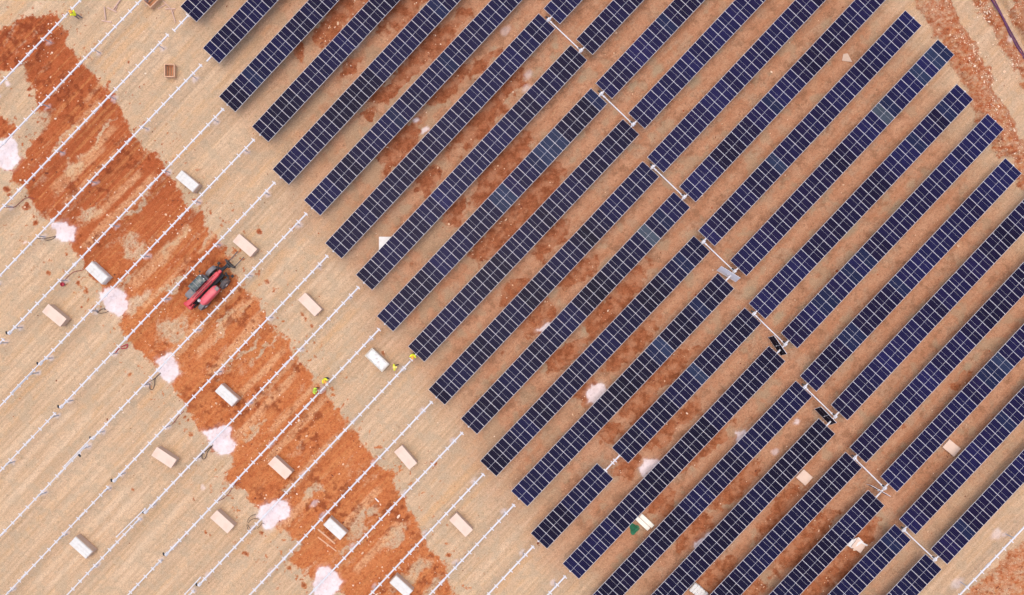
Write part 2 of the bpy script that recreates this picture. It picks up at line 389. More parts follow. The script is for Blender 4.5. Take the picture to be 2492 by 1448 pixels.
# wheel tracks: x0, y0, x1, y1, half width, 0 orange / 1 pale
TRACKS = [(465, 545, 389, 640, 10, 0), (427, 589, 313, 703, 13, 0), (642, 760, 503, 924, 11, 0), (497, 779, 383, 905, 14, 0), (389, 419, 200, 608, 11, 0), (350, 412, 220, 540, 8, 0), (800, 960, 640, 1130, 8, 0), (835, 1050, 700, 1190, 9, 0),
          (600, 730, 470, 870, 7, 0), (250, 240, 150, 350, 10, 0), (290, 300, 120, 470, 9, 0), (730, 900, 560, 1080, 9, 0), (760, 1200, 640, 1330, 8, 0), (930, 1180, 800, 1320, 9, 0), (980, 1260, 860, 1400, 9, 0),
          (370, 45, 240, 178, 8, 0), (345, 40, 225, 165, 4, 0), (495, 328, 410, 400, 9, 0), (520, 310, 440, 380, 4, 0), (282, 513, 199, 606, 7, 0), (560, 420, 470, 520, 7, 0), (700, 600, 600, 720, 8, 0), (340, 110, 200, 255, 4, 0), (0, 1240, 240, 990, 6, 1), (0, 1180, 190, 985, 6, 1),
          (30, 1275, 290, 1000, 5, 1), (0, 1120, 112, 1004, 6, 1), (60, 1448, 330, 1165, 6, 1), (100, 1448, 350, 1185, 5, 1), (260, 1420, 480, 1190, 6, 1), (0, 990, 150, 830, 6, 0), (0, 1020, 170, 845, 4, 0), (20, 640, 130, 525, 6, 0), (330, 1000, 440, 880, 7, 0), (300, 985, 400, 880, 4, 0),
          (560, 1360, 700, 1215, 6, 0), (860, 880, 1000, 735, 7, 0), (890, 900, 1010, 770, 5, 1), (1010, 1290, 1180, 1110, 8, 0), (1120, 1240, 1240, 1115, 5, 0), (1200, 1448, 1300, 1340, 8, 0), (760, 860, 870, 745, 7, 0), (690, 770, 820, 630, 6, 1), (480, 620, 545, 548, 5, 0),
          (560, 985, 700, 840, 8, 0), (600, 1000, 740, 850, 5, 0), (650, 1060, 800, 900, 6, 0), (440, 850, 600, 680, 6, 0), (470, 880, 640, 700, 5, 0), (340, 760, 470, 620, 5, 0), (130, 480, 260, 350, 6, 0), (150, 505, 290, 360, 5, 0), (0, 60, 60, -10, 12, 0), (20, 90, 110, -10, 9, 1)]
PIER_SPOTS = []                 # ground position of every bare pier, filled by the layout below

def axis(lim, step):
    core = np.arange(-lim, lim + step / 2, step)
    out, d, x = [], step, lim
    while x < 3000:
        d *= 1.45; x += d; out.append(x)
    return np.concatenate([-np.array(out)[::-1], core, out])

def soil_masks(X, Y):
    x = X * F / H + CX; y = -Y * F / H + CY
    u = x * DX + y * DY; v = x * -DY + y * DX
    wx = (fbm(x / 55, y / 55, 3, 1) - .5) * 34 + (fbm(x / 11, y / 11, 3, 2) - .5) * 17
    wy = (fbm(x / 55 + 40, y / 55, 3, 3) - .5) * 34 + (fbm(x / 11 + 9, y / 11, 3, 4) - .5) * 17
    xx, yy = x + wx, y + wy
    near = (np.abs(x - CX) < 1500) & (np.abs(y - CY) < 1000)
    # red band of fresh subsoil
    s = np.maximum(sdf(BAND, xx, yy), sdf(BAND2, xx, yy))
    red = sstep(-9, 8, s + (fbm(x / 5, y / 5, 3, 0) - .5) * 12)
    hole = np.zeros_like(x)
    wx2 = x + wx * 1.6; wy2 = y + wy * 1.6
    for e in TANP: hole = np.maximum(hole, sstep(-0.4, 0.6, ell(wx2, wy2, e)) * 0.72)
    pat = fbm(u / 60, v / 14, 4, 5)
    hole = np.maximum(hole, sstep(.54, .80, pat) * 0.35)
    red = red * (1 - hole)
    # red scatter outside the band
    spots = fbm(x / 9, y / 9, 3, 6)
    nearband = sstep(-80, 0, s)
    red = np.maximum(red, sstep(.71 - .05 * nearband, .77, spots) * .7 * sstep(-170, -10, s))
    for a, b2, r in SPOTS:
        dd = np.hypot(x + wx * .7 - a, y + wy * .7 - b2)
        red = np.maximum(red, .75 * sstep(r + 2.5, r - 3.0, dd))
    for e in REDP:
        k = ell(x + wx * 1.3, y + wy * 1.3, (e[0], e[1], e[2] * 1.3, e[3] * 1.25))
        red = np.maximum(red, sstep(-.30, .12, k + (fbm(x / 16, y / 16, 4, 2) - .5) * .9))
    bank = np.maximum.reduce([sdf(BANK1, xx, yy), sdf(BANK2, xx, yy), sdf(BANK3, xx, yy), sdf(BANK4, xx, yy)])
    bk = sstep(-3, 4, bank)
    red = np.maximum(red, bk * (0.58 + .5 * (fbm(x / 20, y / 9, 3, 1) - .5)))
    # white powder heaps
    wh = np.zeros_like(x); hp = np.zeros_like(x)
    fx = x + (fbm(x / 9, y / 9, 4, 3) - .5) * 11; fy = y + (fbm(x / 9 + 7, y / 9, 4, 5) - .5) * 11
    for P in PILES:
        d = sdf(P, fx, fy)
        wh = np.maximum(wh, sstep(-1.5, 3.0, d) * (.82 + .18 * fbm(x / 6, y / 6, 3, 6))); hp = np.maximum(hp, sstep(-2, 22, d))
        wh = np.maximum(wh, sstep(-12, 2, d) * .22 * fbm(x / 5, y / 5, 2, 4))
    for a, b, c, d, k in FAINT:
        wh = np.maximum(wh, k * sstep(-.3, .5, ell(fx, fy, (a, b, c, d))))
    for a, b in PIER_SPOTS:
        wh = np.maximum(wh, .42 * sstep(-.4, .6, ell(fx + 3, fy, (a, b, 9, 6))))
    # brown, less bleached soil among the finished rows
    edge = [(430, -60), (520, 160), (700, 470), (900, 800), (1090, 1010), (1240, 1260), (1460, 1500), (1600, 1700), (3200, 1700), (3200, -600), (380, -600)]
    br = sstep(-90, 170, sdf(edge, xx, yy) + (fbm(x / 90, y / 90, 3, 2) - .5) * 120)
    bare = np.maximum(sdf([(2130, -60), (2210, 0), (2350, 260), (2440, 420), (2520, 560), (2700, 560), (2700, -100)], xx, yy),
                      sdf([(2492, 1130), (2330, 1300), (2200, 1448), (2150, 1560), (2700, 1560), (2700, 1000)], xx, yy))
    br = br * (1 - .85 * sstep(-150, 30, bare + (fbm(x / 60, y / 60, 3, 5) - .5) * 90))
    br = br * (.45 + .55 * sstep(380, 900, x - (y - 724) * .2 - 200))
    gr = np.zeros_like(x)
    for e in GREYP: gr = np.maximum(gr, sstep(-.4, .5, ell(fx, fy, e)) * .8)
    gr = np.maximum(gr, sstep(.52, .66, fbm(x / 48, y / 48, 4, 4)) * br * .6 * sstep(1500, 1000, x - .35 * (y - 724)))
    gr = np.maximum(gr, sstep(.60, .72, fbm(x / 30, y / 30, 4, 0)) * br * .5)
    orange = np.zeros_like(x); pale = np.zeros_like(x); dark = np.zeros_like(x)
    for x0, y0, x1, y1, hw, kd in TRACKS:
        L2 = (x1 - x0) ** 2 + (y1 - y0) ** 2
        t = np.clip(((x - x0) * (x1 - x0) + (y - y0) * (y1 - y0)) / L2, 0, 1)
        dd = np.hypot(x + wx * .25 - x0 - t * (x1 - x0), y + wy * .25 - y0 - t * (y1 - y0))
        k = sstep(hw + 4, hw - 3, dd) * (.35 + .65 * fbm(u / 25, v / 5, 3, 3)) * sstep(0, .12, t) * sstep(1, .88, t)
        if kd: pale = np.maximum(pale, k)
        else: orange = np.maximum(orange, k)
    for a, b2, r in SPOTS:
        dark = np.maximum(dark, .8 * sstep(r * .8, r * .3, np.hypot(x + wx * .7 - a, y + wy * .7 - b2)))
    # dug-over, moist soil in the upper left of the band
    dark = np.maximum(dark, sstep(.46, .60, fbm(x / 13, y / 13, 4, 2)) * sstep(0, .5, ell(x + wx, y + wy, (55, 110, 110, 85))) * .9)
    dark = np.maximum(dark, sstep(.52, .66, fbm(x / 11, y / 11, 4, 5)) * sstep(.42, .62, fbm(x / 75, y / 75, 2, 4)) * inside_(s) * .8)
    return x, y, u, v, red, wh, br, gr, hp, bk, bank, near, s, orange, pale, dark
def inside_(s): return sstep(0, 12, s)

def build_ground():
    ax = axis(47.0, 0.1); ay = axis(28.0, 0.1)
    X, Y = np.meshgrid(ax, ay)
    nx, ny = len(ax), len(ay)
    Xf, Yf = X.ravel(), Y.ravel()
    x, y, u, v, red, wh, br, gr, hp, bk, bank, near, s, orange, pale, dark = soil_masks(Xf, Yf)
    inb = sstep(-5, 10, s)
    z = (fbm(x / 70, y / 70, 3, 0) - .5) * .10
    z = z + (fbm(x / 9, y / 9, 3, 3) - .5) * (.04 + .16 * red)
    ruts = fbm(u / 160, v / 9, 3, 2) - .5
    z = z + ruts * (.06 + .12 * inb)
    z = z + inb * red * np.maximum(0, fbm(x / 6, y / 6, 3, 6) - .55) * .5 * sstep(.45, .65, fbm(x / 60, y / 60, 2, 1))
    z = z + hp * .15 + wh * (fbm(x / 5, y / 5, 3, 1) - .5) * .07
    z = z + bk * (.10 + .40 * sstep(0, 26, bank)) + bk * (fbm(x / 8, y / 8, 3, 5) - .5) * .32
    z = np.where(near, z, 0.0)
    # the trench beside the purple pipe
    td = ((x - 2436) * 141 - (y - 0) * 78) / math.hypot(141, 78)
    z = z - np.exp(-((td - 5) / 7.0) ** 2) * .55 * near
    n = nx * ny
    me = bpy.data.meshes.new("ground")
    me.vertices.add(n)
    co = np.empty((n, 3), np.float32); co[:, 0] = Xf; co[:, 1] = Yf; co[:, 2] = z
    me.vertices.foreach_set("co", co.ravel())
    i = np.arange(nx - 1)[None, :] + np.arange(ny - 1)[:, None] * nx
    q = np.stack([i, i + 1, i + nx + 1, i + nx], -1).reshape(-1, 4).astype(np.int32)
    me.loops.add(q.size); me.polygons.add(len(q))
    me.loops.foreach_set("vertex_index", q.ravel())
    me.polygons.foreach_set("loop_start", np.arange(0, q.size, 4, dtype=np.int32))
    me.polygons.foreach_set("use_smooth", np.ones(len(q), bool))
    me.update()
    at = me.attributes.new("soil", 'FLOAT_COLOR', 'POINT')
    c = np.stack([red, wh, br, gr], -1).astype(np.float32)
    at.data.foreach_set("color", np.clip(c, 0, 1).ravel())
    at = me.attributes.new("marks", 'FLOAT_COLOR', 'POINT')
    at.data.foreach_set("color", np.clip(np.stack([orange, pale, dark, dark], -1).astype(np.float32), 0, 1).ravel())
    o = put("ground", me)
    tag(o, kind="structure")
    me.materials.append(soil_material())
    return ax, ay, z.reshape(ny, nx), red.reshape(ny, nx), bk.reshape(ny, nx), wh.reshape(ny, nx)

def soil_material():
    m = bpy.data.materials.new("soil")
    m.use_nodes = True
    L = m.node_tree.links.new
    b = m.node_tree.nodes["Principled BSDF"]
    b.inputs["Roughness"].default_value = 0.95
    b.inputs["Specular IOR Level"].default_value = 0.1
    at = N(m, "ShaderNodeAttribute"); at.attribute_name = "soil"
    sp = N(m, "ShaderNodeSeparateColor"); L(at.outputs["Color"], sp.inputs[0])
    geo = N(m, "ShaderNodeNewGeometry")
    def noise(scale, detail=5, rough=.6, stretch=None):
        n = N(m, "ShaderNodeTexNoise"); n.inputs["Scale"].default_value = scale
        n.inputs["Detail"].default_value = detail; n.inputs["Roughness"].default_value = rough
        if stretch:
            mp = N(m, "ShaderNodeMapping")
            mp.inputs["Rotation"].default_value = (0, 0, -math.radians(46.6)); mp.inputs["Scale"].default_value = stretch
            # rotate first, then stretch, so the streaks follow the rows
            mp2 = N(m, "ShaderNodeMapping"); mp2.inputs["Rotation"].default_value = (0, 0, -math.radians(46.6))
            mp.inputs["Rotation"].default_value = (0, 0, 0)
            L(geo.outputs["Position"], mp2.inputs[0]); L(mp2.outputs[0], mp.inputs[0]); L(mp.outputs[0], n.inputs["Vector"])
        else: L(geo.outputs["Position"], n.inputs["Vector"])
        return n.outputs["Fac"]
    def ramp(f, a, b2, lo=0.0, hi=1.0):
        r = N(m, "ShaderNodeMapRange"); r.inputs[1].default_value = a; r.inputs[2].default_value = b2
        r.inputs[3].default_value = lo; r.inputs[4].default_value = hi; r.interpolation_type = 'SMOOTHSTEP'
        L(f, r.inputs[0]); return r.outputs[0]
    def mix(f, a, b2, mode='MIX'):
        x = N(m, "ShaderNodeMix", data_type='RGBA'); x.blend_type = mode
        if isinstance(f, float): x.inputs[0].default_value = f
        else: L(f, x.inputs[0])
        for k, c in ((6, a), (7, b2)):
            if isinstance(c, tuple): x.inputs[k].default_value = (*c, 1)
            else: L(c, x.inputs[k])
        return x.outputs[2]
    def mul(a, b2):
        x = N(m, "ShaderNodeMath", operation='MULTIPLY'); L(a, x.inputs[0])
        if isinstance(b2, float): x.inputs[1].default_value = b2
        else: L(b2, x.inputs[1])
        return x.outputs[0]
    big = noise(.16, 4); mid = noise(.9, 5); fine = noise(4.5, 6, .7); grit = noise(14, 4, .75)
    streak = noise(1.0, 5, .6, (.10, 1.3, 1)); streak2 = noise(1.0, 4, .6, (.05, .55, 1)); streak3 = noise(1.0, 3, .6, (.09, 3.4, 1))
    tan = mix(ramp(big, .35, .65), TAN_A, TAN_B)
    tan = mix(mul(ramp(streak, .47, .70), .75), tan, TAN_O)
    tan = mix(mul(ramp(streak2, .50, .72), .5), tan, TAN_L)
    mk = N(m, "ShaderNodeAttribute"); mk.attribute_name = "marks"
    ms = N(m, "ShaderNodeSeparateColor"); L(mk.outputs["Color"], ms.inputs[0])
    tan = mix(mul(ramp(streak3, .50, .62), .45), tan, TAN_D)
    tan = mix(mul(ramp(streak3, .48, .36), .45), tan, TAN_L)
    tan = mix(mul(ramp(mid, .46, .62), .7), tan, TAN_G)
    tan = mix(mul(ms.outputs[0], .8), tan, TAN_T)
    tan = mix(mul(ms.outputs[1], .8), tan, TAN_L)
    tan = mix(mul(ramp(fine, .50, .64), .55), tan, TAN_D)
    tan = mix(mul(ramp(grit, .56, .68), .5), tan, TAN_L)
    tuft = noise(2.6, 6, .8)
    tan = mix(mul(ramp(tuft, .57, .66), .6), tan, TAN_V)
    brn = mix(ramp(mid, .35, .65), BRN_A, BRN_B)
    blot = noise(.42, 5, .65); blot2 = noise(.75, 6, .7)
    brn = mix(mul(ramp(blot, .50, .62), .65), brn, BRN_C)
    brn = mix(mul(ramp(streak, .48, .62), .5), brn, BRN_R)
    brn = mix(mul(ramp(blot2, .55, .64), .6), brn, BRN_S)
    brn = mix(mul(ramp(blot2, .48, .38), .7), brn, BRN_D)
    brn = mix(mul(ramp(fine, .50, .64), .6), brn, BRN_D)
    brn = mix(mul(ramp(grit, .56, .68), .4), brn, BRN_L)
    brn = mix(mul(ramp(tuft, .56, .65), .6), brn, BRN_V)
    c = mix(sp.outputs[2], tan, brn)
    c = mix(at.outputs["Alpha"], c, GREY_S)
    spx = N(m, "ShaderNodeSeparateXYZ"); L(geo.outputs["Position"], spx.inputs[0])
    ns = N(m, "ShaderNodeMath", operation='MULTIPLY_ADD'); L(big, ns.inputs[0]); ns.inputs[1].default_value = 14; L(spx.outputs[1], ns.inputs[2])
    north = ramp(ns.outputs[0], 3, 17)
    clump = noise(1.9, 6, .75)
    rd = mix(ramp(mid, .34, .66), RED_A, RED_B)
    rd = mix(mul(ramp(streak, .48, .70), .55), rd, RED_O)
    rd = mix(mul(north, .8), rd, RED_N)
    rd = mix(mul(ramp(streak3, .50, .64), .5), rd, RED_O)
    rd = mix(mul(ms.outputs[0], .85), rd, RED_T)
    rd = mix(mul(ramp(clump, .50, .64), .55), rd, RED_D)
    rd = mix(mul(ramp(fine, .50, .62), .55), rd, RED_D)
    rd = mix(mul(ms.outputs[2], .85), rd, RED_DD)
    rd = mix(mul(ramp(grit, .60, .72), .6), rd, RED_L)
    # among the finished rows the red soil is browner
    rdb = mix(ramp(clump, .42, .60), RED_BR, RED_BD)
    rdb = mix(mul(ramp(grit, .58, .70), .5), rdb, RED_L)
    rdb = mix(mul(ramp(mid, .45, .62), .55), rdb, BRN_B)
    rd = mix(mul(sp.outputs[2], .8), rd, rdb)
    gb = N(m, "ShaderNodeMath", operation='ADD'); L(fine, gb.inputs[0]); L(clump, gb.inputs[1])
    gb2 = N(m, "ShaderNodeMath", operation='MULTIPLY_ADD'); L(gb.outputs[0], gb2.inputs[0]); gb2.inputs[1].default_value = 1.1; L(sp.outputs[0], gb2.inputs[2])
    rmask = mul(ramp(gb2.outputs[0], 1.22, 1.95), ramp(sp.outputs[0], 0.0, .25))
    c = mix(rmask, c, rd)
    c = mix(mul(ramp(grit, .60, .72), .4), c, SPECK)
    grit2 = noise(26, 3, .7)
    gm = N(m, "ShaderNodeMath", operation='ADD'); L(grit, gm.inputs[0]); L(grit2, gm.inputs[1])
    gv = ramp(gm.outputs[0], .75, 1.25, .70, 1.27)
    sv = N(m, "ShaderNodeVectorMath", operation='SCALE'); L(c, sv.inputs[0]); L(gv, sv.inputs[3]); c = sv.outputs[0]
    wht = mix(ramp(mid, .3, .7), WHT_A, WHT_B)
    wht = mix(mul(ramp(fine, .50, .64), .5), wht, WHT_C)
    c = mix(sp.outputs[1], c, wht)
    L(c, b.inputs["Base Color"])
    bp = N(m, "ShaderNodeBump"); bp.inputs["Strength"].default_value = .7; bp.inputs["Distance"].default_value = .06
    L(fine, bp.inputs["Height"]); L(bp.outputs[0], b.inputs["Normal"])
    return m
TAN_A, TAN_B, TAN_O, TAN_L, TAN_D, TAN_G = (.465, .297, .172), (.47, .315, .19), (.49, .295, .148), (.58, .405, .26), (.32, .215, .125), (.385, .282, .178)
BRN_A, BRN_B, BRN_C, BRN_D = (.385, .182, .098), (.43, .225, .128), (.35, .225, .14), (.24, .112, .058)
GREY_S = (.32, .23, .14)
RED_A, RED_B, RED_O, RED_D, RED_L, RED_BR = (.41, .120, .038), (.44, .146, .050), (.49, .20, .070), (.26, .060, .017), (.52, .25, .13), (.28, .098, .045)
TAN_T, TAN_V, BRN_L, BRN_V, BRN_S, RED_DD = (.50, .285, .135), (.24, .19, .11), (.46, .27, .155), (.165, .105, .055), (.43, .235, .13), (.16, .030, .010)
BRN_R = (.34, .135, .062)
RED_BD, RED_T = (.17, .052, .021), (.57, .32, .16)
RED_N = (.31, .072, .024)
SPECK = (.32, .20, .12)
WHT_A, WHT_B, WHT_C = (.66, .54, .51), (.74, .63, .605), (.50, .385, .35)

def build_stones(g):
    ax, ay, Z, RD, BK, WH = g
    m1 = mat("pale_stone", (.62, .40, .25), .9, 0, .25, 6); m2 = mat("red_clod", (.30, .075, .026), .95, 0, .3, 6)
    m3 = mat("cream_stone", (.72, .55, .40), .9, 0, .15, 6); m4 = mat("dark_clod", (.17, .045, .02), .95, 0, .3, 6)
    vs, fs, mi = [], [], []
    base = [(1, 0, 0), (0, 1, 0), (-1, 0, 0), (0, -1, 0), (0, 0, 1), (.7, .7, .55), (-.7, .7, .5), (-.7, -.7, .55), (.7, -.7, .5)]
    tri = [(0, 5, 8), (1, 6, 5), (2, 7, 6), (3, 8, 7), (5, 4, 8), (5, 6, 4), (6, 7, 4), (7, 8, 4), (0, 1, 5), (1, 2, 6), (2, 3, 7), (3, 0, 8)]
    def put_stone(X, Y, r, k):
        i = int(np.searchsorted(ax, X)); j = int(np.searchsorted(ay, Y))
        z = Z[j, i]
        a = random.uniform(0, 6.28); ca, sa = math.cos(a), math.sin(a)
        sx, sy, sz = r * random.uniform(.7, 1.3), r * random.uniform(.5, 1.0), r * random.uniform(.5, .9)
        b = len(vs)
        for p in base:
            q = (p[0] * sx * random.uniform(.8, 1.2), p[1] * sy * random.uniform(.8, 1.2), p[2] * sz)
            vs.append((X + q[0] * ca - q[1] * sa, Y + q[0] * sa + q[1] * ca, z - .02 + q[2]))
        for t in tri: fs.append((b + t[0], b + t[1], b + t[2])); mi.append(k)
    cnt = 0
    for _ in range(140000):
        if cnt > 16000: break
        X = random.uniform(-46, 46); Y = random.uniform(-27, 27)
        i = int(np.searchsorted(ax, X)); j = int(np.searchsorted(ay, Y))
        if WH[j, i] > .3 and random.random() < .9: continue
        x = X * F / H + CX; y = -Y * F / H + CY
        cl = float(vnoise(np.array([x / 32.]), np.array([y / 32.]), 3)[0])
        r = RD[j, i]
        if BK[j, i] > .6:
            p = .12 + 1.5 * max(0, cl - .38)
            pale = False
            if y < 480 and x < 2500:
                xl = float(np.interp(y, [0, 88, 190, 300, 480], [2227, 2271, 2334, 2378, 2480])); xr = float(np.interp(y, [0, 71, 166, 240, 340], [2310, 2353, 2406, 2440, 2500]))
                fr = (x - xl) / (xr - xl)
                p *= .22 if fr < .5 else 1.15; pale = fr > .5
            if random.random() > p: continue
            n = 4
            for _k in range(n):
                put_stone(X + random.gauss(0, .35), Y + random.gauss(0, .35), min(.16, random.lognormvariate(-3.25, .40)), random.choice((0, 2, 2, 2, 0, 1)) if pale else random.choice((0, 1, 1, 3, 0, 3)))
            cnt += n
        else:
            p = (r ** 2) * (.05 + 1.5 * max(0, cl - .45)) * (.75 if x < 1150 else .35) + .012
            if random.random() > p: continue
            put_stone(X, Y, min(.18, random.lognormvariate(-3.2, .45)), random.choice((0, 0, 2, 1, 3, 3)))
            cnt += 1
    me = bpy.data.meshes.new("stones")
    me.from_pydata(vs, [], fs)
    for k in (m1, m2, m3, m4): me.materials.append(k)
    me.polygons.foreach_set("material_index", mi)
    me.update()
    o = put("rubble", me)
    tag(o, "loose stones and clods strewn over the red soil and the rubble banks", "stones", None, "stuff")
# ------------------------------------------------------------------ layout of the tracker rows (photo pixels of the centre line)
LEFT = {1: ((458.5, 35), None, 29, 1.07), 2: ((513.3, 135.9), None, 29, 1.07), 3: ((552.8, 253.8), None, 29, 1.078), 4: ((633, 327), None, 29, 1.078),
        5: ((682.9, 430.9), None, 29, 1.075), 6: ((759.3, 505.9), None, 29, 1.067),
        7: ((811.2, 610.6), (1331, 51.2), 29), 8: ((885.8, 687.5), (1409, 127.6), 29), 9: ((936.8, 788.1), (1458, 233.4), 29),
        10: ((1012.7, 862), (1535.6, 308.4), 29), 11: ((1062.3, 966.8), (1584, 411), 29), 12: ((1141.1, 1038), (1659.5, 486), 29),
        13: ((1188, 1140.5), (1708.3, 592.7), 29), 14: ((1263.5, 1213.8), (1766.8, 683.3), 28), 15: ((1311.2, 1316.7), (1832.3, 767.3), 29),
        16: ((1388.8, 1390.5), (1891.4, 860.3), 28), 17: ((1437.5, 1492.5), (1956.5, 945.5), 29), 18: ((1511, 1565.5), (2012.4, 1036.8), 28),
        19: ((1560, 1664), (2077.7, 1118.8), 29), 20: ((1633, 1739), (2132.6, 1211.3), 28), 21: ((1681, 1838), (2197, 1294.5), 29),
        22: ((1756, 1910), (2272.1, 1366.6), 29)}
RIGHT = {7: ((1342.5, 39.8), None), 8: ((1422, 114.4), None), 9: ((1469.3, 221.7), None), 10: ((1549, 294.5), None), 11: ((1594.8, 401.4), None),
         12: ((1673, 473), None), 13: ((1719, 580.3), (2223, 43.8)), 14: ((1796.6, 652.7), (2302.4, 114.5)), 15: ((1842.3, 757.6), (2348.3, 223.2)),
         16: ((1920.3, 828.9), (2423.1, 295.5)), 17: ((1966.7, 934.1), (2466.4, 403.2)), 18: ((2041.9, 1004), None), 19: ((2087.5, 1107.7), None),
         20: ((2162.7, 1178.5), None), 21: ((2207.8, 1282.6), None), 22: ((2285, 1354.8), None)}
# upper end of each bare row
BARE = {-1: (250, -56), 0: (372, -30), 1: (409.5, 84), 2: (490, 158), 3: (543.6, 265), 4: (618.5, 339.5), 5: (668.7, 444), 6: (745.8, 519.8), 7: (797.2, 622.5),
        8: (872.8, 698.8), 9: (923.2, 800.9), 10: (1002.7, 874.4), 11: (1050.8, 978), 12: (1125.4, 1052.5), 13: (1176.7, 1153.6), 14: (1251.4, 1228.2),
        15: (1297.8, 1329.3), 16: (1375.7, 1402.2)}
ZM, ZT = 1.40, 1.27            # height of the module plane and of the torque tube

def bare_dir(i):
    s = min(1.068, 1.043 + .0016 * max(0, i))
    v = Vector((-1, s)); v.normalize()
    return v                      # pixels, pointing down left
BARES = []                       # (row, px upper end, px lower end, tube radius, pier distances, coupler distances, motor at lower end, which)
for i, p in BARE.items():
    d = bare_dir(i); p = Vector(p)
    e = p + d * 757
    BARES.append((i, p, e, .078, (35, 208, 392, 577, 738), (255, 523), i >= 3, 'upper'))
    if 3 <= i <= 10:
        s2 = e + d * 17
        BARES.append((i, s2, s2 + d * 560, .060, (14, 172, 356, 540), (95, 300), False, 'lower'))
BARES.append((23, Vector((2552, 1220)), Vector((2300, 1485)), .082, (123, 287), (215,), False, 'corner'))
def inside(p, mx=160): return -mx < p[0] < 2492 + mx and -mx < p[1] < 1448 + mx
for (i, p, e, r, piers, cp, mo, wh_) in BARES:
    d = (e - p).normalized()
    for q in piers:
        g = W(*(p + d * q), ZT)
        PIER_SPOTS.append((g.x * F / H + CX, -g.y * F / H + CY))

G = build_ground()
def ground_z(X, Y):
    j = min(len(G[1]) - 1, int(np.searchsorted(G[1], Y))); i = min(len(G[0]) - 1, int(np.searchsorted(G[0], X)))
    return float(G[2][j, i])
build_stones(G)

# ------------------------------------------------------------------ solar module (origin at its centre, x along the row)
def module_mesh():
    b = MB()
    lx, ly, t = .941, 2.0, .035
    fw = .014
    b.cur = 0
    for sx in (-1, 1): b.box((sx * (lx / 2 - fw / 2), 0, 0), (fw, ly, t))
    for sy in (-1, 1): b.box((0, sy * (ly / 2 - fw / 2), 0), (lx - 2 * fw, fw, t))
    b.cur = 1
    b.box((0, 0, .004), (lx - 2 * fw, ly - 2 * fw, .012))
    b.cur = 2
    x0, x1 = -lx / 2 + .018, lx / 2 - .018
    xs = x0 + (x1 - x0) * .40
    for (a, c) in ((x0, xs - .006), (xs + .006, x1)):
        for (y0, y1) in ((-ly / 2 + .022, -.011), (.011, ly / 2 - .022)):
            b.box(((a + c) / 2, (y0 + y1) / 2, .0125), (c - a, y1 - y0, .004))
    return b.mesh("solar_module", [M_ALU, M_BACK, M_CELL])
ME_MOD = module_mesh()
def bracket_mesh():
    b = MB()
    b.box((0, 0, .085), (.085, .42, .03)); b.box((0, .10, .045), (.05, .02, .09)); b.box((0, -.10, .045), (.05, .02, .09))
    b.box((0, .19, .105), (.08, .04, .02)); b.box((0, -.19, .105), (.08, .04, .02)); b.box((0, 0, -.085), (.05, .22, .014))
    return b.mesh("mounting_bracket", M_STEEL)
ME_BR = bracket_mesh()
def pier_mesh():
    b = MB()
    b.box((0, .04, .58), (.07, .008, 1.30)); b.box((0, -.04, .58), (.07, .008, 1.30)); b.box((0, 0, .58), (.008, .072, 1.30))
    b.box((.0, 0, 1.17), (.13, .16, .05))
    b.lathe([(-.05, .115), (.05, .115)], (0, 0, 1.27), (1, 0, 0), 14)
    return b.mesh("pier", M_STEELD)
ME_PIER = pier_mesh()
def coupler_mesh(r):
    b = MB()
    b.lathe([(-.24, r + .012), (-.2, r + .035), (.2, r + .035), (.24, r + .012)], (0, 0, 0), (1, 0, 0), 12)
    for k in (-.15, .15): b.box((k, 0, r + .045), (.05, .20, .035))
    return b.mesh("tube_coupler", M_STEEL)
ME_CP = {r: coupler_mesh(r) for r in (.078, .060, .082)}
def gearbox_mesh():
    b = MB()
    b.bbox((0, 0, 0), (.20, .26, .26), .05)
    b.lathe([(-.17, .10), (-.15, .15), (.15, .15), (.17, .10)], (0, 0, 0), (1, 0, 0), 16)
    b.lathe([(0, .09), (.16, .09), (.18, .06)], (0, 0, .08), (0, 0, 1), 12)
    return b.mesh("gearbox", M_STEEL)
ME_GB = gearbox_mesh()
def motor_mesh():
    b = MB()
    b.lathe([(0, .05), (.03, .075), (.26, .075), (.30, .045)], (0, 0, 0), (0, 1, .15), 12)
    b.bbox((0, .14, .09), (.12, .14, .07), .015)
    b.box((0, .02, -.12), (.07, .06, .26))
    return b.mesh("drive_motor", M_BLACK)
ME_MO = motor_mesh()

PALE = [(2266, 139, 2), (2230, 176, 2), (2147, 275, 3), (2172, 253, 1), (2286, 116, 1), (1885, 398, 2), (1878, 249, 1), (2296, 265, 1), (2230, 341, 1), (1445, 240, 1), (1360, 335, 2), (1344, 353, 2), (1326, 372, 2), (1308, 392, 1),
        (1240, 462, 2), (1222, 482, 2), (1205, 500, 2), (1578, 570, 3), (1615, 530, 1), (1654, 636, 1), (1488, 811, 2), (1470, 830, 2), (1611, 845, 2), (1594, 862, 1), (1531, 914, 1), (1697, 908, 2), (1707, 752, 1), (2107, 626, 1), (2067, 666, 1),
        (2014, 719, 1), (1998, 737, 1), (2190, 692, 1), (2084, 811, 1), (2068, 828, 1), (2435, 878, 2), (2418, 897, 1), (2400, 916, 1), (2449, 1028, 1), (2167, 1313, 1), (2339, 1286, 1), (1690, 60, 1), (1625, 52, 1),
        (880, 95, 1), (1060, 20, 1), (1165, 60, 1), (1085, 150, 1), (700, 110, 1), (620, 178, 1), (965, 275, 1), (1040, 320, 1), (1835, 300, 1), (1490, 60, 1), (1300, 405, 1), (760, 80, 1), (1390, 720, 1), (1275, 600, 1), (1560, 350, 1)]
PAL = {1: (.008, .011, .034), 2: (.015, .022, .048), 3: (.040, .050, .064)}
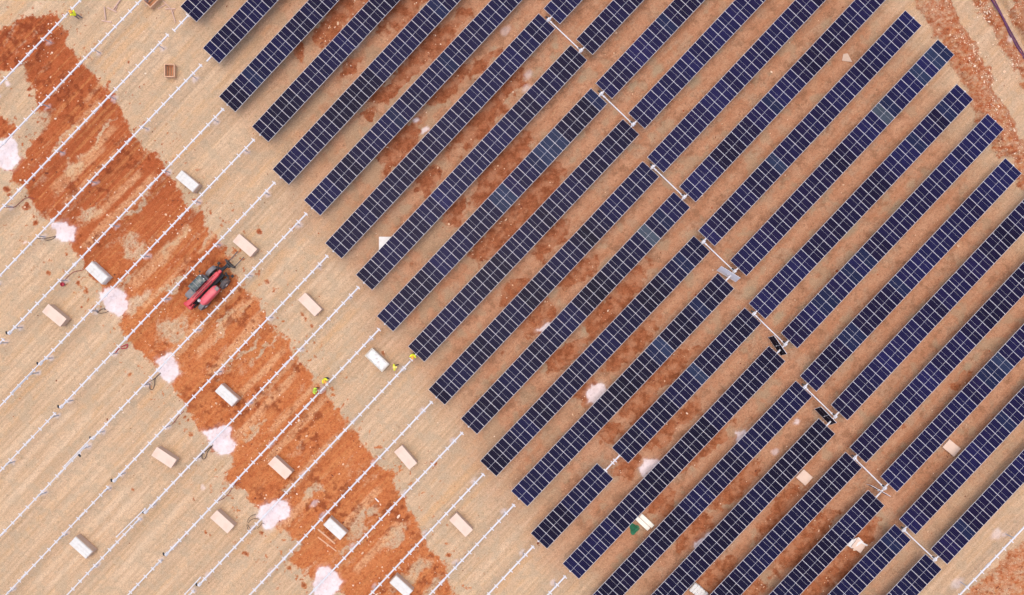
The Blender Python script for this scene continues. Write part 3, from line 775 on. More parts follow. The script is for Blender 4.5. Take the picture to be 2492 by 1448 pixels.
def cell_colour(px, py, k0=1.0):
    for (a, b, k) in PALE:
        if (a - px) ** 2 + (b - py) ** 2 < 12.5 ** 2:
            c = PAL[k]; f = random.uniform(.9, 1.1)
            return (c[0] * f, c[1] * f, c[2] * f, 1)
    # neighbouring modules share a tint; the block factor paints in sky reflection
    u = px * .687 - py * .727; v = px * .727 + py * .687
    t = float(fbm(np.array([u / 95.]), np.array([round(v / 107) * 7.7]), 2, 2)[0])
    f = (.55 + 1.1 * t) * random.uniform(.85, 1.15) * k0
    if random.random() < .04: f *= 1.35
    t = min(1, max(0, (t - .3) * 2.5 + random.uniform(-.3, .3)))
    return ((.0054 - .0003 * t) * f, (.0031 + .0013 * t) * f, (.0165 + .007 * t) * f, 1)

def panel_row(p0, p1, n, label, group, skip=(), tube_lo=.12, tube_hi=.12, brackets=(), gear=None, sky_reflect=1.0):
    a, b = W(*p0, ZM), W(*p1, ZM)
    d = (b - a); L = d.length; pitch = L / n
    ks = [k for k in range(n) if inside(Vector(p0).lerp(Vector(p1), (k + .5) / n), 130)]
    k0, k1 = ks[0], ks[-1] + 1
    lo, hi = k0 * pitch, k1 * pitch
    u = d.normalized()
    mid = a + u * ((lo + hi) / 2)
    rz = math.atan2(u.y, u.x)
    r = empty("solar_tracker", (mid.x, mid.y, 0), rz)
    tag(r, label, "solar tracker", group)
    half = (hi - lo) / 2
    t = MB(); t.tube([(-half - tube_lo, 0, ZT), (half + tube_hi, 0, ZT)], .075, 10)
    t.build("torque_tube", M_STEEL, r)
    for k in range(k0, k1):
        if k in skip: continue
        o = put("solar_module", ME_MOD, r, ((k + .5) * pitch - lo - half, 0, ZM))
        o.scale = ((pitch - .011) / .941, 1, 1)
        o.rotation_euler = (math.radians(random.gauss(0, .25)), math.radians(random.gauss(0, .12)), math.pi if k % 2 else 0)
        q = Vector(p0).lerp(Vector(p1), (k + .5) / n)
        o.color = cell_colour(q[0], q[1], sky_reflect)
    for q in (.045, .28, .52, .76, .965):
        x = (q - .5) * 2 * half
        put("pier", ME_PIER, r, (x, 0, 0))
    for x in brackets: put("mounting_bracket", ME_BR, r, (x - half, 0, ZT))
    if gear is not None:
        g = r.matrix_basis.inverted() @ W(*gear, ZT)
        put("gearbox", ME_GB, r, (g.x, 0, ZT + .02))
        o = put("drive_motor", ME_MO, r, (g.x + .10, .10, ZT - .02)); o.rotation_euler = (0, 0, .3)
    return r

GEAR = {7: (1334.8, 47.8), 8: (1413.5, 122.7), 9: (1463.5, 228.7), 10: (1540.7, 302.6), 11: (1589.5, 407), 12: (1665.7, 480), 13: (1712, 588.5), 14: (1787.5, 660.6),
        15: (1834.4, 763.4), 16: (1911, 838), 17: (1958, 941.5), 18: (2031, 1012.7), 19: (2079, 1114.5), 20: (2152, 1186.8), 21: (2199.4, 1289.5), 22: (2275.3, 1361.4)}
for i, e in LEFT.items():
    p0, p1, n = e[0], e[1], e[2]
    if p1 is None:
        s = e[3]; l = 26.15 * n / math.hypot(1, s); p1 = (p0[0] + l, p0[1] - l * s)
    lab = f"dark blue solar panel row left of the access gap, {ORD[i-1]} from the top left corner"
    kw = {}
    if i == 1: kw = dict(tube_lo=1.95, brackets=(-1.92, -.97, -.1))
    elif i == 2: kw = dict(tube_lo=.62)
    elif i == 15:
        kw = dict(skip=(9, 10), brackets=(8.62, 9.55, 9.85, 10.5))
        lab = "dark blue solar panel row with two panels missing near its lower end"
    else: kw = dict(tube_lo=.10)
    kw['sky_reflect'] = .95 if i < 11 else .75  # painted sky reflection in the module colour, weaker in the lower rows
    if i in GEAR:
        g = Vector(GEAR[i]); kw['tube_hi'] = (g - Vector(p1)).length / 27.4
        kw['gear'] = GEAR[i]
    panel_row(p0, p1, n, lab, "panel rows left of the access gap", **kw)
for i, e in RIGHT.items():
    p0, p1 = e
    if p1 is None: p1 = (p0[0] + 504 - (i - 12) * .6, p0[1] - 536 + (i - 12) * .5)
    g = Vector(GEAR[i])
    panel_row(p0, p1, 28, f"dark blue solar panel row right of the access gap, {ORD[i-7]} from the top",
              "panel rows right of the access gap", sky_reflect=1.2, tube_lo=max(.1, (g - Vector(p0)).length / 27.4 - .2))  # right block's stronger sky reflection is painted into its module colour

# drive shafts that link the rows two by two across the gap
for q, (i, j) in enumerate(((7, 8), (9, 10), (11, 12), (13, 14), (15, 16), (17, 18), (19, 20), (21, 22))):
    a, b = W(*GEAR[i], ZT + .02), W(*GEAR[j], ZT + .02)
    u = (b - a).normalized()
    r = empty("drive_shaft", ((a.x + b.x) / 2, (a.y + b.y) / 2, 0), math.atan2(u.y, u.x))
    tag(r, f"white drive shaft across the access gap linking two panel rows, {ORD[q]} from the top", "drive shaft", "drive shafts in the access gap")
    h = (b - a).length / 2
    s = MB(); s.tube([(-h + .1, 0, ZT - .02), (h - .1, 0, ZT - .02)], .055, 10); s.build("shaft", M_STEEL, r)
    for sg in (-1, 1):
        s = MB(); s.lathe([(-.10, .06), (-.08, .085), (.08, .085), (.10, .06)], (0, 0, 0), (1, 0, 0), 12)
        s.build("universal_joint", M_STEEL, r, (sg * (h - .32), 0, ZT - .02))

# bare tube rows still waiting for panels
nu = nl = 0
for (i, p, e, rad, piers, cps, motor, kind) in BARES:
    d = (e - p).normalized(); Lpx = (e - p).length
    tmax = max(t for t in range(0, int(Lpx) + 1, 4) if inside(p + d * t, 110))
    tmin = min(t for t in range(0, int(Lpx) + 1, 4) if inside(p + d * t, 110))
    a, b = W(*(p + d * tmin), ZT), W(*(p + d * tmax), ZT)
    u = (b - a).normalized(); L = (b - a).length
    r = empty("bare_tracker", ((a.x + b.x) / 2, (a.y + b.y) / 2, 0), math.atan2(u.y, u.x))
    if kind == 'upper':
        tag(r, f"bare white torque tube row without panels, upper run, {ORD[nu]} from the top left corner", "tracker frame", "bare tube rows beside the panels"); nu += 1
    elif kind == 'lower':
        tag(r, f"thin bare torque tube row in the lower left, {ORD[nl]} counted from the left edge", "tracker frame", "bare tube rows in the lower left"); nl += 1
    else:
        tag(r, "bare white torque tube row beside the red bank in the bottom right corner", "tracker frame")
    px = 27.4
    t = MB(); t.tube([(-L / 2 - .05, 0, ZT), (L / 2 + .05, 0, ZT)], rad, 10); t.build("torque_tube", M_STEEL, r)
    k = 0
    while True:
        x = .06 + k * .955
        s = x * px
        if s > Lpx: break
        k += 1
        if s < tmin or s > tmax: continue
        if kind == 'corner' and random.random() < .35: continue
        o = put("mounting_bracket", ME_BR, r, (x - tmin / px - L / 2 + random.uniform(-.02, .02), random.uniform(-.02, .02), ZT))
        if kind == 'lower': o.scale = (1, .92, 1)
    for q in piers:
        if tmin <= q <= tmax: put("pier", ME_PIER, r, ((q - tmin) / px - L / 2, 0, 0))
    for q in cps:
        if tmin <= q <= tmax: put("tube_coupler", ME_CP[rad], r, ((q - tmin) / px - L / 2, 0, ZT))
    if motor and tmax > Lpx - 10:
        put("gearbox", ME_GB, r, (L / 2 - .12, 0, ZT + .01))
        o = put("drive_motor", ME_MO, r, (L / 2 + .14, -.06, ZT + .02)); o.rotation_euler = (0, 0, 2.6)
    if kind == 'lower' and i in (6, ):
        put("drive_motor", ME_MO, r, (-L / 2 + 1.2, .05, ZT))
# ------------------------------------------------------------------ tilted single panels in the gap
def spare_panel(px, py, dirpx, wpx, label, flip=False, z=1.30, lenscale=1.0):
    c = W(px, py, z)
    u = Vector((dirpx[0], -dirpx[1], 0)).normalized()          # long axis
    n = Vector((-u.y, u.x, 0))
    ct = min(.98, wpx / (.94 * 27.4)); st = math.sqrt(1 - ct * ct)
    xs = n * ct + Vector((0, 0, 1)) * st                       # short axis, tilted
    zz = xs.cross(u)
    if zz.z < 0: xs, zz = -xs, -zz
    if flip: zz = -zz; xs = -xs
    R = Matrix((xs, u, zz)).transposed()
    r = empty("single_panel", (c.x, c.y, 0))
    tag(r, label, "solar panel", "single tilted panels in the access gap")
    o = put("solar_module", ME_MOD, r, (0, 0, z)); o.rotation_mode = 'QUATERNION'; o.rotation_quaternion = R.to_quaternion()
    o.color = (.010, .006, .008, 1)
    b = MB(); b.box((0, 0, .55), (.08, .08, 1.25)); b.box((0, 0, 1.19), (.16, .16, .05)); b.build("post", M_STEELD, r)
spare_panel(1773, 667, (300, 185), 11, "single tilted panel showing its white back beside a drive gearbox", True)
spare_panel(1892, 841, (185, 265), 9.5, "single tilted dark panel in the gap, the upper of two dark ones")
spare_panel(2009, 1012, (105, 108), 12, "single tilted dark panel in the gap, the lower of two dark ones")
spare_panel(2138, 1193, (172, 96), 2.5, "single panel stood on edge in the gap, seen edge on", z=1.2)

# ------------------------------------------------------------------ crates of panels
def crate_yaw(sl): return -math.atan(sl)
def pallet(r, L, Wd, mt=None):
    b = MB()
    for y in (-Wd / 2 + .06, 0, Wd / 2 - .06): b.box((0, y, .055), (L, .09, .09))
    for x in np.linspace(-L / 2 + .08, L / 2 - .08, 6): b.box((x, 0, .112), (.11, Wd, .022))
    b.build("pallet", mt or M_WOOD, r)

def card_crate(px, py, sl, label, h=1.0):
    c = W(px, py, h)
    r = empty("panel_crate", (c.x, c.y, ground_z(c.x, c.y)), crate_yaw(sl))
    tag(r, label, "crate", "closed cardboard crates of panels")
    pallet(r, 2.10, .90)
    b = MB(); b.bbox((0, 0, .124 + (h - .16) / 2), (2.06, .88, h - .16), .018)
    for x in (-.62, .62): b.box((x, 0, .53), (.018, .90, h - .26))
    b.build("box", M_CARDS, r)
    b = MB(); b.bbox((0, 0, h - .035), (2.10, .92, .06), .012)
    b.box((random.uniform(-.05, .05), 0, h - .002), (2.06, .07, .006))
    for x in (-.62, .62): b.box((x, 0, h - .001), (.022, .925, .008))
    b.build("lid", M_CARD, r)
    return r

def white_crate(px, py, sl, label, kind=0, h=1.0):
    c = W(px, py, h)
    r = empty("opened_crate", (c.x, c.y, ground_z(c.x, c.y)), crate_yaw(sl))
    tag(r, label, "crate", "opened crates with white panel stacks")
    pallet(r, 2.10, .92)
    b = MB(); b.bbox((0, 0, .124 + (h - .26) / 2), (2.08, .92, h - .26), .02)
    for x in (-.62, .62): b.box((x, 0, .5), (.02, .94, h - .30))
    b.build("box", M_CARDS if kind != 1 else M_WHITE, r)
    t = MB()
    nx, ny = (6, 3) if kind in (0, 1) else ((4, 2) if kind == 2 else (5, 2))
    for i in range(nx):
        for j in range(ny):
            cx = -1.0 + (i + .5) * 2.0 / nx; cy = -.43 + (j + .5) * .86 / ny
            jz = random.uniform(-.02, .02) if kind != 2 else 0
            t.bbox((cx, cy, h - .075 + jz), (2.0 / nx - .035, .86 / ny - .035, .12), .008, rz=random.uniform(-.02, .02) if kind != 2 else 0)
    t.bbox((0, 0, h - .10), (2.0, .86, .12), .01)
    t.build("panel_stack", M_WHITE, r)
    if kind == 3:      # open carton with torn film
        f = MB(); vs = [(-.9 + .15 * i + random.uniform(-.05, .05), -.36 + .18 * j + random.uniform(-.07, .07), h + .01 + random.uniform(0, .07)) for i in range(13) for j in range(5)]
        f.add(vs, [(i * 5 + j, i * 5 + 5 + j, i * 5 + 6 + j, i * 5 + 1 + j) for i in range(12) for j in range(4) if (i * 7 + j * 5) % 9])
        f.build("torn_film", M_SHEET, r)
        e = MB()
        for y in (-.46, .46): e.box((0, y, h - .03), (2.10, .025, .14))
        for x in (-1.05, 1.05): e.box((x, 0, h - .03), (.025, .895, .14))
        e.build("carton_rim", M_WOODW, r)
    return r

white_crate(454.8, 440.5, .84, "white topped opened crate nearest the top left, on the red soil edge", 0)
white_crate(233.5, 664, .93, "fully white wrapped crate with a red cable at its corner, on red soil", 1)
white_crate(917.5, 876, .95, "opened crate with torn white film beside two workers in yellow vests", 3)
white_crate(551, 962, .90, "white topped opened crate standing on the middle of the red band", 0)
white_crate(196, 1333, .90, "white topped opened crate alone on pale soil, lowest on the left", 0)
white_crate(814.5, 1288, .914, "white crate with gridded top beside loose timber battens on red soil", 2)
white_crate(976, 1428.7, .92, "white topped opened crate cut off by the bottom edge", 2)
card_crate(132, 767.5, .82, "closed cardboard crate on pale soil near the left edge below the red bucket")
card_crate(595.8, 597, .86, "closed cardboard crate in front of the forks of the red telehandler")
card_crate(754, 741, 1.0, "closed cardboard crate on pale soil right of the telehandler")
card_crate(398.5, 1113.8, .655, "closed cardboard crate on pale soil left of a white powder heap")
card_crate(681.5, 1139, .907, "closed cardboard crate standing on red soil")
card_crate(986.8, 1113.5, 1.18, "closed cardboard crate beside a small pile of pale stones at the red edge")
card_crate(540.5, 1270, .908, "closed cardboard crate with two dark drag marks beside coiled black cables")
card_crate(1122, 1277.6, 1.02, "closed cardboard crate nearest the lower ends of the panel rows")

def empty_crate(px, py, yaw, label, lx, ly, h=.62):
    c = W(px, py, h)
    r = empty("wooden_crate", (c.x, c.y, ground_z(c.x, c.y)), yaw)
    tag(r, label, "crate", "empty wooden crates")
    f = MB()
    n = 4
    for k in range(n): f.box((0, -ly / 2 + (k + .5) * ly / n, .16), (lx - .08, ly / n * .5, .03))
    for x in (-lx / 2 + .1, lx / 2 - .1): f.box((x, 0, .045), (.08, ly, .085))
    f.build("floor_slats", M_WOODR, r)
    for s in (-1, 1):
        a = MB(); d = MB()
        for k in range(3):
            z = .14 + (k + .5) * (h - .14) / 3
            a.box((0, s * (ly / 2 - .015), z), (lx, .03, (h - .14) / 3 - .02))
            d.box((s * (lx / 2 - .015), 0, z), (.03, ly - .065, (h - .14) / 3 - .02))
        a.box((0, s * (ly / 2 - .015), h), (lx, .085, .025)); d.box((s * (lx / 2 - .02), 0, h), (.085, ly - .115, .025))
        a.build("side_wall", M_WOOD, r); d.build("end_wall", M_WOOD, r)
empty_crate(412, 171, math.pi / 2, "empty open wooden crate standing alone between two bare tube rows", 1.15, .88)
empty_crate(367, -6, math.radians(45), "empty open wooden crate cut off by the top edge beside timber trestles", 1.35, 1.15, .7)

def timber_frame(pieces, label):
    """pieces: list of (px a, px b, width)"""
    pts = [W(*p[k], .1) for p in pieces for k in (0, 1)]
    c = sum(pts, Vector()) / len(pts)
    r = empty("wooden_trestle", (c.x, c.y, ground_z(c.x, c.y)))
    tag(r, label, "timber trestle", "timber trestles by the top edge")
    for k, (a, b2, wd) in enumerate(pieces):
        A, B = W(*a, .1), W(*b2, .1); u = B - A
        b = MB(); b.box((0, 0, 0), (u.length, wd, .07)); b.box((0, 0, .04), (u.length * .98, wd * .55, .012))
        b.build("beam" if k else "foot", M_TIMB, r, ((A + B) / 2 - c) * 1 + Vector((0, 0, .04 + .072 * (k % 2) + .1 - .1)), math.atan2(u.y, u.x))
M_TIMB = mat("pinkish_timber", (.50, .33, .26), .85, 0, .2, 8)
def q4(a, b): return (140 + a / 7.241, b / 7.241)
timber_frame([(q4(775, 358), q4(950, 388), .11), (q4(825, 120), q4(850, 350), .09)], "T-shaped timber trestle lying apart, leftmost of the timber trestles")
timber_frame([(q4(875, 130), q4(1040, 210), .11), (q4(985, 165), q4(1115, -10), .09), (q4(1010, 195), q4(1050, 95), .06)], "timber trestle with a slanting beam lying on reddish soil left of a bare tube")
timber_frame([(q4(1895, 150), q4(2072, 150), .10), (q4(2005, 165), q4(2078, 395), .08), (q4(2045, 170), q4(2030, 240), .05), (q4(1985, 140), q4(1850, 10), .08), (q4(1760, 150), q4(1900, 75), .07)],
             "branched timber trestle lying between the top crate and the first panels")

# ------------------------------------------------------------------ battens, bars, buckets and cables
def batten(a, b2, wd, label, m, group=None, name="timber_batten", cat="batten", h=.05):
    A, B = W(*a), W(*b2); u = B - A; c = (A + B) / 2
    b = MB(); b.bbox((0, 0, 0), (u.length, wd, h), .008)
    o = b.build(name, m, None, (c.x, c.y, ground_z(c.x, c.y) + h / 2 + .02), math.atan2(u.y, u.x))
    tag(o, label, cat, group)
def q5(a, b): return (500 + a / 5.403, 1180 + b / 5.403)
batten(q5(1480, 580), q5(1705, 772), .13, "short pale batten lying close along the gridded white crate", M_WOOD, "battens by the white crate")
batten(q5(1480, 685), q5(1725, 872), .10, "long pale batten lying farther from the gridded white crate", M_WOOD, "battens by the white crate")
batten((913, 1212), (922, 1221), .10, "short white bar lying alone on the red soil", M_SHEET, None, "metal_bar", "bar")
def loose_tube(a, b2, label, off=0, z=ZT + .16):
    A, B = W(*a, z), W(*b2, z); c = (A + B) / 2
    b = MB(); b.tube([A - c, B - c], .05, 8); b.box((A - c) * .97, (.12, .12, .1)); b.box((B - c) * .97, (.12, .12, .1))
    o = b.build("loose_tube", M_STEEL, None, c)
    tag(o, label, "steel tube", "loose tubes resting on the bare rows")
loose_tube((157, 1134), (222, 1066), "loose steel tube resting on the fourth thin tube row, by itself in the lower left")
loose_tube((283, 1307), (354, 1237), "loose steel tube resting on a thin tube row right of the lone white crate")
loose_tube((26, 957), (104, 877), "loose steel tube resting on a thin tube row near the left edge")
loose_tube((450, 1446), (488, 1405), "loose steel tube on a bare row at the bottom edge")

def cable(pts, label, m=M_CABLE, z0=1.1, r=.028, lift=1):
    n = len(pts)
    P = []
    for k, p in enumerate(pts):
        z = .05 + (z0 - .05) * max(0, 1 - k / max(1, lift)) if lift else .05
        q = W(*p, z)
        P.append(Vector((q.x, q.y, max(q.z, ground_z(q.x, q.y) + .03))))
    # Catmull-Rom smoothing
    S = []
    for k in range(n - 1):
        a, b2, c, d = P[max(0, k - 1)], P[k], P[k + 1], P[min(n - 1, k + 2)]
        for t in (0, .25, .5, .75):
            S.append(.5 * ((2 * b2) + (c - a) * t + (2 * a - 5 * b2 + 4 * c - d) * t * t + (3 * b2 - a - 3 * c + d) * t ** 3))
    S.append(P[-1])
    c0 = sum(S, Vector()) / len(S)
    b = MB(); b.tube([s - c0 for s in S], r, 6)
    o = b.build("cable", m, None, c0)
    tag(o, label, "cable", "cables hanging from the bare rows")
def q3(*L): return [(90 + a / 8.046, 620 + b / 8.046) for a, b in L]
def q2(*L): return [(a / 9.05, 440 + b / 9.05) for a, b in L]
def qr5(*L): return [(a / 3.017, 480 + b / 3.017) for a, b in L]
def q1b(*L): return [(a / 3.017, 968 + b / 3.017) for a, b in L]
cable(q3((400, 525), (460, 515), (530, 510), (600, 430), (690, 355), (760, 325), (860, 310), (920, 285)), "red cable running from a bare tube to the white wrapped crate", M_CABLER)
cable(q2((820, 1275), (930, 1272), (1030, 1310), (1120, 1295), (1190, 1260), (1225, 1220), (1100, 1250), (960, 1275)), "black cable looped to the small white heap below the red cable")
cable(q3((1040, 1120), (1130, 1100), (1190, 1130), (1250, 1145), (1330, 1135), (1400, 1105)), "black cable running onto the round white heap near the white wrapped crate")
cable(q3((1150, 1050), (1160, 1090), (1200, 1115), (1250, 1075), (1300, 1060), (1345, 1075), (1320, 1040)), "short black cable curl left of the round white heap")
cable(qr5((1050, 1380), (1130, 1335), (1180, 1290), (1140, 1330), (1135, 1380), (1120, 1410), (1100, 1405), (1100, 1370)), "black cable with a small loop at the edge of a white heap left of centre", lift=1)
cable(q1b((1460, 440), (1500, 400), (1560, 350), (1525, 395), (1510, 440), (1490, 450), (1482, 425), (1500, 392)), "dark cable loop below the white heap between two cardboard crates")
cable(q5_ := [q5(*p) for p in ((565, 600), (545, 540), (560, 460), (600, 410), (665, 385))], "outer thin black cable loop left of the large white heap", r=.022)
cable([q5(*p) for p in ((600, 590), (560, 530), (575, 480), (640, 445), (730, 455))], "inner thin black cable loop left of the large white heap", r=.022)
cable([q5(*p) for p in ((610, 575), (650, 580), (700, 560), (745, 505), (775, 512))], "thin black cable running under a tube onto the large white heap", r=.022)
cable(q2((100, 590), (200, 585), (310, 580), (380, 530), (460, 460), (540, 395), (620, 370), (690, 375), (750, 400)), "dark red cable snaking to the red band at the left edge", M_CABLER)
cable(qr5((850, 1140), (880, 1105), (910, 1090), (935, 1080), (930, 1105), (890, 1112)), "bright red cable bundle under a bare tube at the red band's left edge", M_BUCKET, r=.05)
cable(q1b((1200, 228), (1240, 208), (1280, 180), (1310, 135), (1350, 100)), "dark red cable curving beside a bare tube left of the central white crate", M_CABLER)
cable(q1b((1585, 765), (1640, 740), (1680, 700), (1720, 640), (1770, 620)), "dark red cable curving beside a bare tube above the cardboard crate with drag marks", M_CABLER)

def bucket(px, py, r, h, label, m):
    c = W(px, py, h)
    b = MB()
    b.lathe([(0, r * .8), (h, r), (h + .015, r * 1.05), (h + .015, r * .96), (.06, r * .76)], (0, 0, 0), (0, 0, 1), 20)
    b.tube([(r * math.cos(t), .02, h + .12 * math.sin(t) + .0) for t in np.linspace(0, math.pi, 9)], .008, 5)
    o = b.build("bucket", m, None, (c.x, c.y, ground_z(c.x, c.y)))
    tag(o, label, "bucket")
bucket(151.5, 691.8, .19, .22, "round red bucket on pale soil beside the red cable", M_BUCKET)

# ------------------------------------------------------------------ things lying among the finished rows
def sheet_box(px, py, sz, yaw, label, m, name, cat, flaps=True, z=None):
    h = sz[2]
    c = W(px, py, h)
    r = empty(name, (c.x, c.y, ground_z(c.x, c.y)), yaw)
    tag(r, label, cat)
    b = MB(); b.bbox((0, 0, h / 2), sz, min(.012, h * .3)); b.build("body", m, r)
    if flaps:
        f = MB()
        f.box((0, sz[1] * .22, h + .012), (sz[0] * .96, sz[1] * .5, .012), .06)
        f.box((sz[0] * .1, -sz[1] * .24, h + .022), (sz[0] * .7, sz[1] * .46, .012), -.08)
        f.build("flap", M_CARD, r)
    return r
sheet_box(943, 593, (1.55, 1.25, .12), 0, "white board half hidden under a panel row", M_SHEET, "white_board", "board", False)
sheet_box(1958, 1162, (1.12, 1.02, .25), math.radians(-42), "flattened tan carton with a white edge lying beside a panel row", M_CARD, "carton", "carton")
sheet_box(2316, 1090, (1.35, .95, .22), math.radians(-40), "tan carton with two overlapping flaps between rows on the right", M_CARD, "carton", "carton")
r = sheet_box(2090, 1328, (1.0, .95, .35), math.radians(-35), "tan carton draped with white film near the lower right", M_CARD, "carton", "carton", False)
b = MB()
b.add([(-.95, -.35, .06), (-.45, .62, .30), (.10, .52, .375), (-.12, -.10, .385), (-.35, -.55, .30), (-.75, -.58, .08)], [(0, 4, 3, 1), (1, 3, 2), (0, 5, 4)])
b.add([(-.2, .42, .38), (.62, .52, .37), (.60, .38, .38), (-.1, .30, .385)], [(0, 3, 2, 1)])
b.build("white_film", M_SHEET, r)
c = W(2062, 140, .05)
b = MB(); b.prism([(-.48, -.28), (-.36, .32), (.02, .38), (.46, -.42)], 0, .04)
o = b.build("board", M_CARDS, None, (c.x, c.y, ground_z(c.x, c.y) + .03)); tag(o, "four sided tan board lying between panel rows at the upper right", "board")
# stack of white planks and green netting
c = W(1569, 1271, .3)
r = empty("plank_stack", (c.x, c.y, ground_z(c.x, c.y)), math.radians(-43))
tag(r, "stack of pale planks beside green netting between two panel rows", "planks")
pallet(r, 1.6, .8, M_WOODR)
for j, y in enumerate((-.21, .21)):
    b = MB()
    for k in range(2): b.bbox((.02 * k + (.05 if j else -.05), y, .16 + .075 * k), (1.5, .38, .07), .012)
    b.build("plank", M_WOODW, r)
c = W(1543, 1287, .1)
vs, fs = [], []
n = 22
for i in range(n):
    for j in range(n):
        x, y = (i / (n - 1) - .5), (j / (n - 1) - .5)
        rr = .42 * (1 + .35 * math.sin(3 * math.atan2(y, x) + 1) * .6)
        sx, sy = x * 2 * rr, y * 2 * rr * 1.1
        k = max(abs(x), abs(y)) * 2
        ca = math.hypot(x, y) * 2
        if ca > 1e-6: sx, sy = x * 2 * rr * k / ca, y * 2 * rr * 1.15 * k / ca
        z = max(.02, .20 * (1 - k ** 2) + .07 * math.sin(i * 1.7 + j * .6) * (1 - k * .7) + random.uniform(-.02, .03))
        vs.append((sx, sy, z))
for i in range(n - 1):
    for j in range(n - 1):
        if random.random() < .06: continue
        fs.append((i * n + j, (i + 1) * n + j, (i + 1) * n + j + 1, i * n + j + 1))
b = MB(); b.add(vs, fs)
o = b.build("green_netting", M_GREEN, None, (c.x, c.y, ground_z(c.x, c.y) + .02)); tag(o, "crumpled green netting lying beside pale planks", "netting")
# white wrapped bundle at the bottom edge
c = W(1701, 1441, .5)
r = empty("wrapped_bundle", (c.x, c.y, ground_z(c.x, c.y)), math.radians(-41))
tag(r, "white wrapped bundle beside red clods at the bottom edge", "bundle")
pallet(r, 1.6, .95)
b = MB()
for k in range(5): b.bbox((-.62 + .31 * k, random.uniform(-.02, .02), .31 + random.uniform(-.03, .03)), (.33, .92, .38), .07, rz=random.uniform(-.05, .05))
b.build("wrapping", M_WHITE, r)
# purple pipe beside the trench
pts = [(2375, -72), (2395, -35), (2414, 0), (2436, 41), (2457, 79), (2476, 113), (2493, 144), (2520, 193), (2550, 250)]
P = [W(*p, .2) for p in pts]; c0 = sum(P, Vector()) / len(P)
for k, (off, rad) in enumerate(((0, .075), (.19, .05))):
    b = MB(); b.tube([p - c0 + Vector((off, off * .5, ground_z(p.x + off, p.y) + .03 - .2 + rad)) for p in P], rad, 8)
    o = b.build("pipe", M_PURPLE, None, c0)
    tag(o, ("thicker dark purple pipe lying along the pink edge of the trench", "thinner dark purple pipe lying on the trench side")[k], "pipe", "purple pipes along the trench")
# ------------------------------------------------------------------ telehandler (local x forward, y left, z up, origin below the front axle)
def wheel(parent, x, y, r, wd, steer=0.0):
    s = 1 if y > 0 else -1
    b = MB()
    b.lathe([(-wd / 2, r * .62), (-wd / 2, r * .86), (-wd * .36, r * .97), (-wd * .15, r), (wd * .15, r), (wd * .36, r * .97), (wd / 2, r * .86), (wd / 2, r * .62)], (0, 0, 0), (0, 1, 0), 28)
    for k in range(20):
        a = 2 * math.pi * k / 20
        for sg in (-1, 1):
            a2 = a + (.15 if sg > 0 else 0)
            M = Matrix.Rotation(-a2, 3, 'Y') @ Matrix.Rotation(sg * .5, 3, 'X')
            b.box((math.sin(a2 + math.pi / 2) * r * .985, sg * wd * .24, math.cos(a2 + math.pi / 2) * r * .985), (.07, wd * .42, .05), M=Matrix.Rotation(a2, 3, 'Y') @ Matrix.Rotation(sg * .45, 3, 'X'))
    o = b.build("wheel", M_TYRE, parent, (x, y, r), steer)
    m = MB()
    m.lathe([(-.04, r * .60), (.02, r * .62), (.05, r * .5), (.05, r * .28), (.12, r * .24), (.12, .02)], (0, s * wd * .30, 0), (0, s, 0), 20)
    for k in range(8):
        a = 2 * math.pi * k / 8
        m.lathe([(0, .022), (.03, .022)], (math.cos(a) * r * .38, s * (wd * .30 + .05), math.sin(a) * r * .38), (0, s, 0), 6)
    m.build("rim", M_RIM, o)
    return o

ref = W(527.8, 675, .9)
T = empty("telehandler", (ref.x, ref.y, ground_z(ref.x, ref.y)), math.atan2(.727, .687))
tag(T, "red telehandler with grey cab and long red boom, forks reaching to a cardboard crate", "telehandler")
c = MB()
c.bbox((-1.45, 0, .72), (3.7, .78, .42), .05); c.box((0, 0, .55), (.30, 1.30, .26)); c.box((-2.63, 0, .55), (.30, 1.30, .26))
c.bbox((-3.15, -.05, .95), (.50, .80, .50), .06); c.box((-1.4, -.62, .62), (1.3, .5, .25)); c.box((.42, 0, .70), (.28, .7, .35))
c.build("chassis", M_BLACK, T)
wheel(T, 0, .82, .50, .40, .10); wheel(T, 0, -.82, .50, .40, .10); wheel(T, -2.63, .80, .50, .40, -.06); wheel(T, -2.63, -.80, .50, .40, -.06)
for x, y in ((0, .80), (0, -.82), (-2.63, -.80)):
    b = MB(); n = 9
    for k in range(n):
        a = math.radians(25 + 130 * k / (n - 1))
        b.box((x + math.cos(a) * .57, y, .52 + math.sin(a) * .57), (.03, .38, .17), M=Matrix.Rotation(-a, 3, 'Y'))
    if x == 0 and y > 0 or x < 0: b.build("mudguard", M_GREY, T)
# engine cover on the right: rounded pink-red hood
prof = []
hood = MB()
nx_, ny_ = 14, 9
vs = []
for i in range(nx_):
    t = i / (nx_ - 1)
    x = -2.58 + 2.08 * t
    k = (1 - abs(2 * t - 1) ** 3.2) ** .5
    wr = .36 * (.55 + .45 * k); top = 1.22 + .34 * (.45 + .55 * k) - .12 * t
    for j in range(ny_):
        a = math.pi * j / (ny_ - 1)
        y = -.70 - math.copysign(abs(math.cos(a)) ** .34, math.cos(a)) * wr * -1
        z = .80 + (top - .80) * (math.sin(a) ** .24 if math.sin(a) > 1e-4 else 0)
        vs.append((x, y, z))
fs = []
for i in range(nx_ - 1):
    for j in range(ny_ - 1):
        a = i * ny_ + j
        fs.append((a, a + ny_, a + ny_ + 1, a + 1)[::-1])
fs.append(tuple(range(ny_))); fs.append(tuple(range((nx_ - 1) * ny_, nx_ * ny_))[::-1])
hood.add(vs, fs, True)
ho = hood.build("engine_cover", M_REDP, T)
b = MB(); b.bbox((-.62, -.82, 1.40), (.34, .34, .10), .02)
for k in range(5): b.box((-.74 + .06 * k, -.82, 1.455), (.02, .28, .02))
b.build("air_intake", M_GREY, ho)
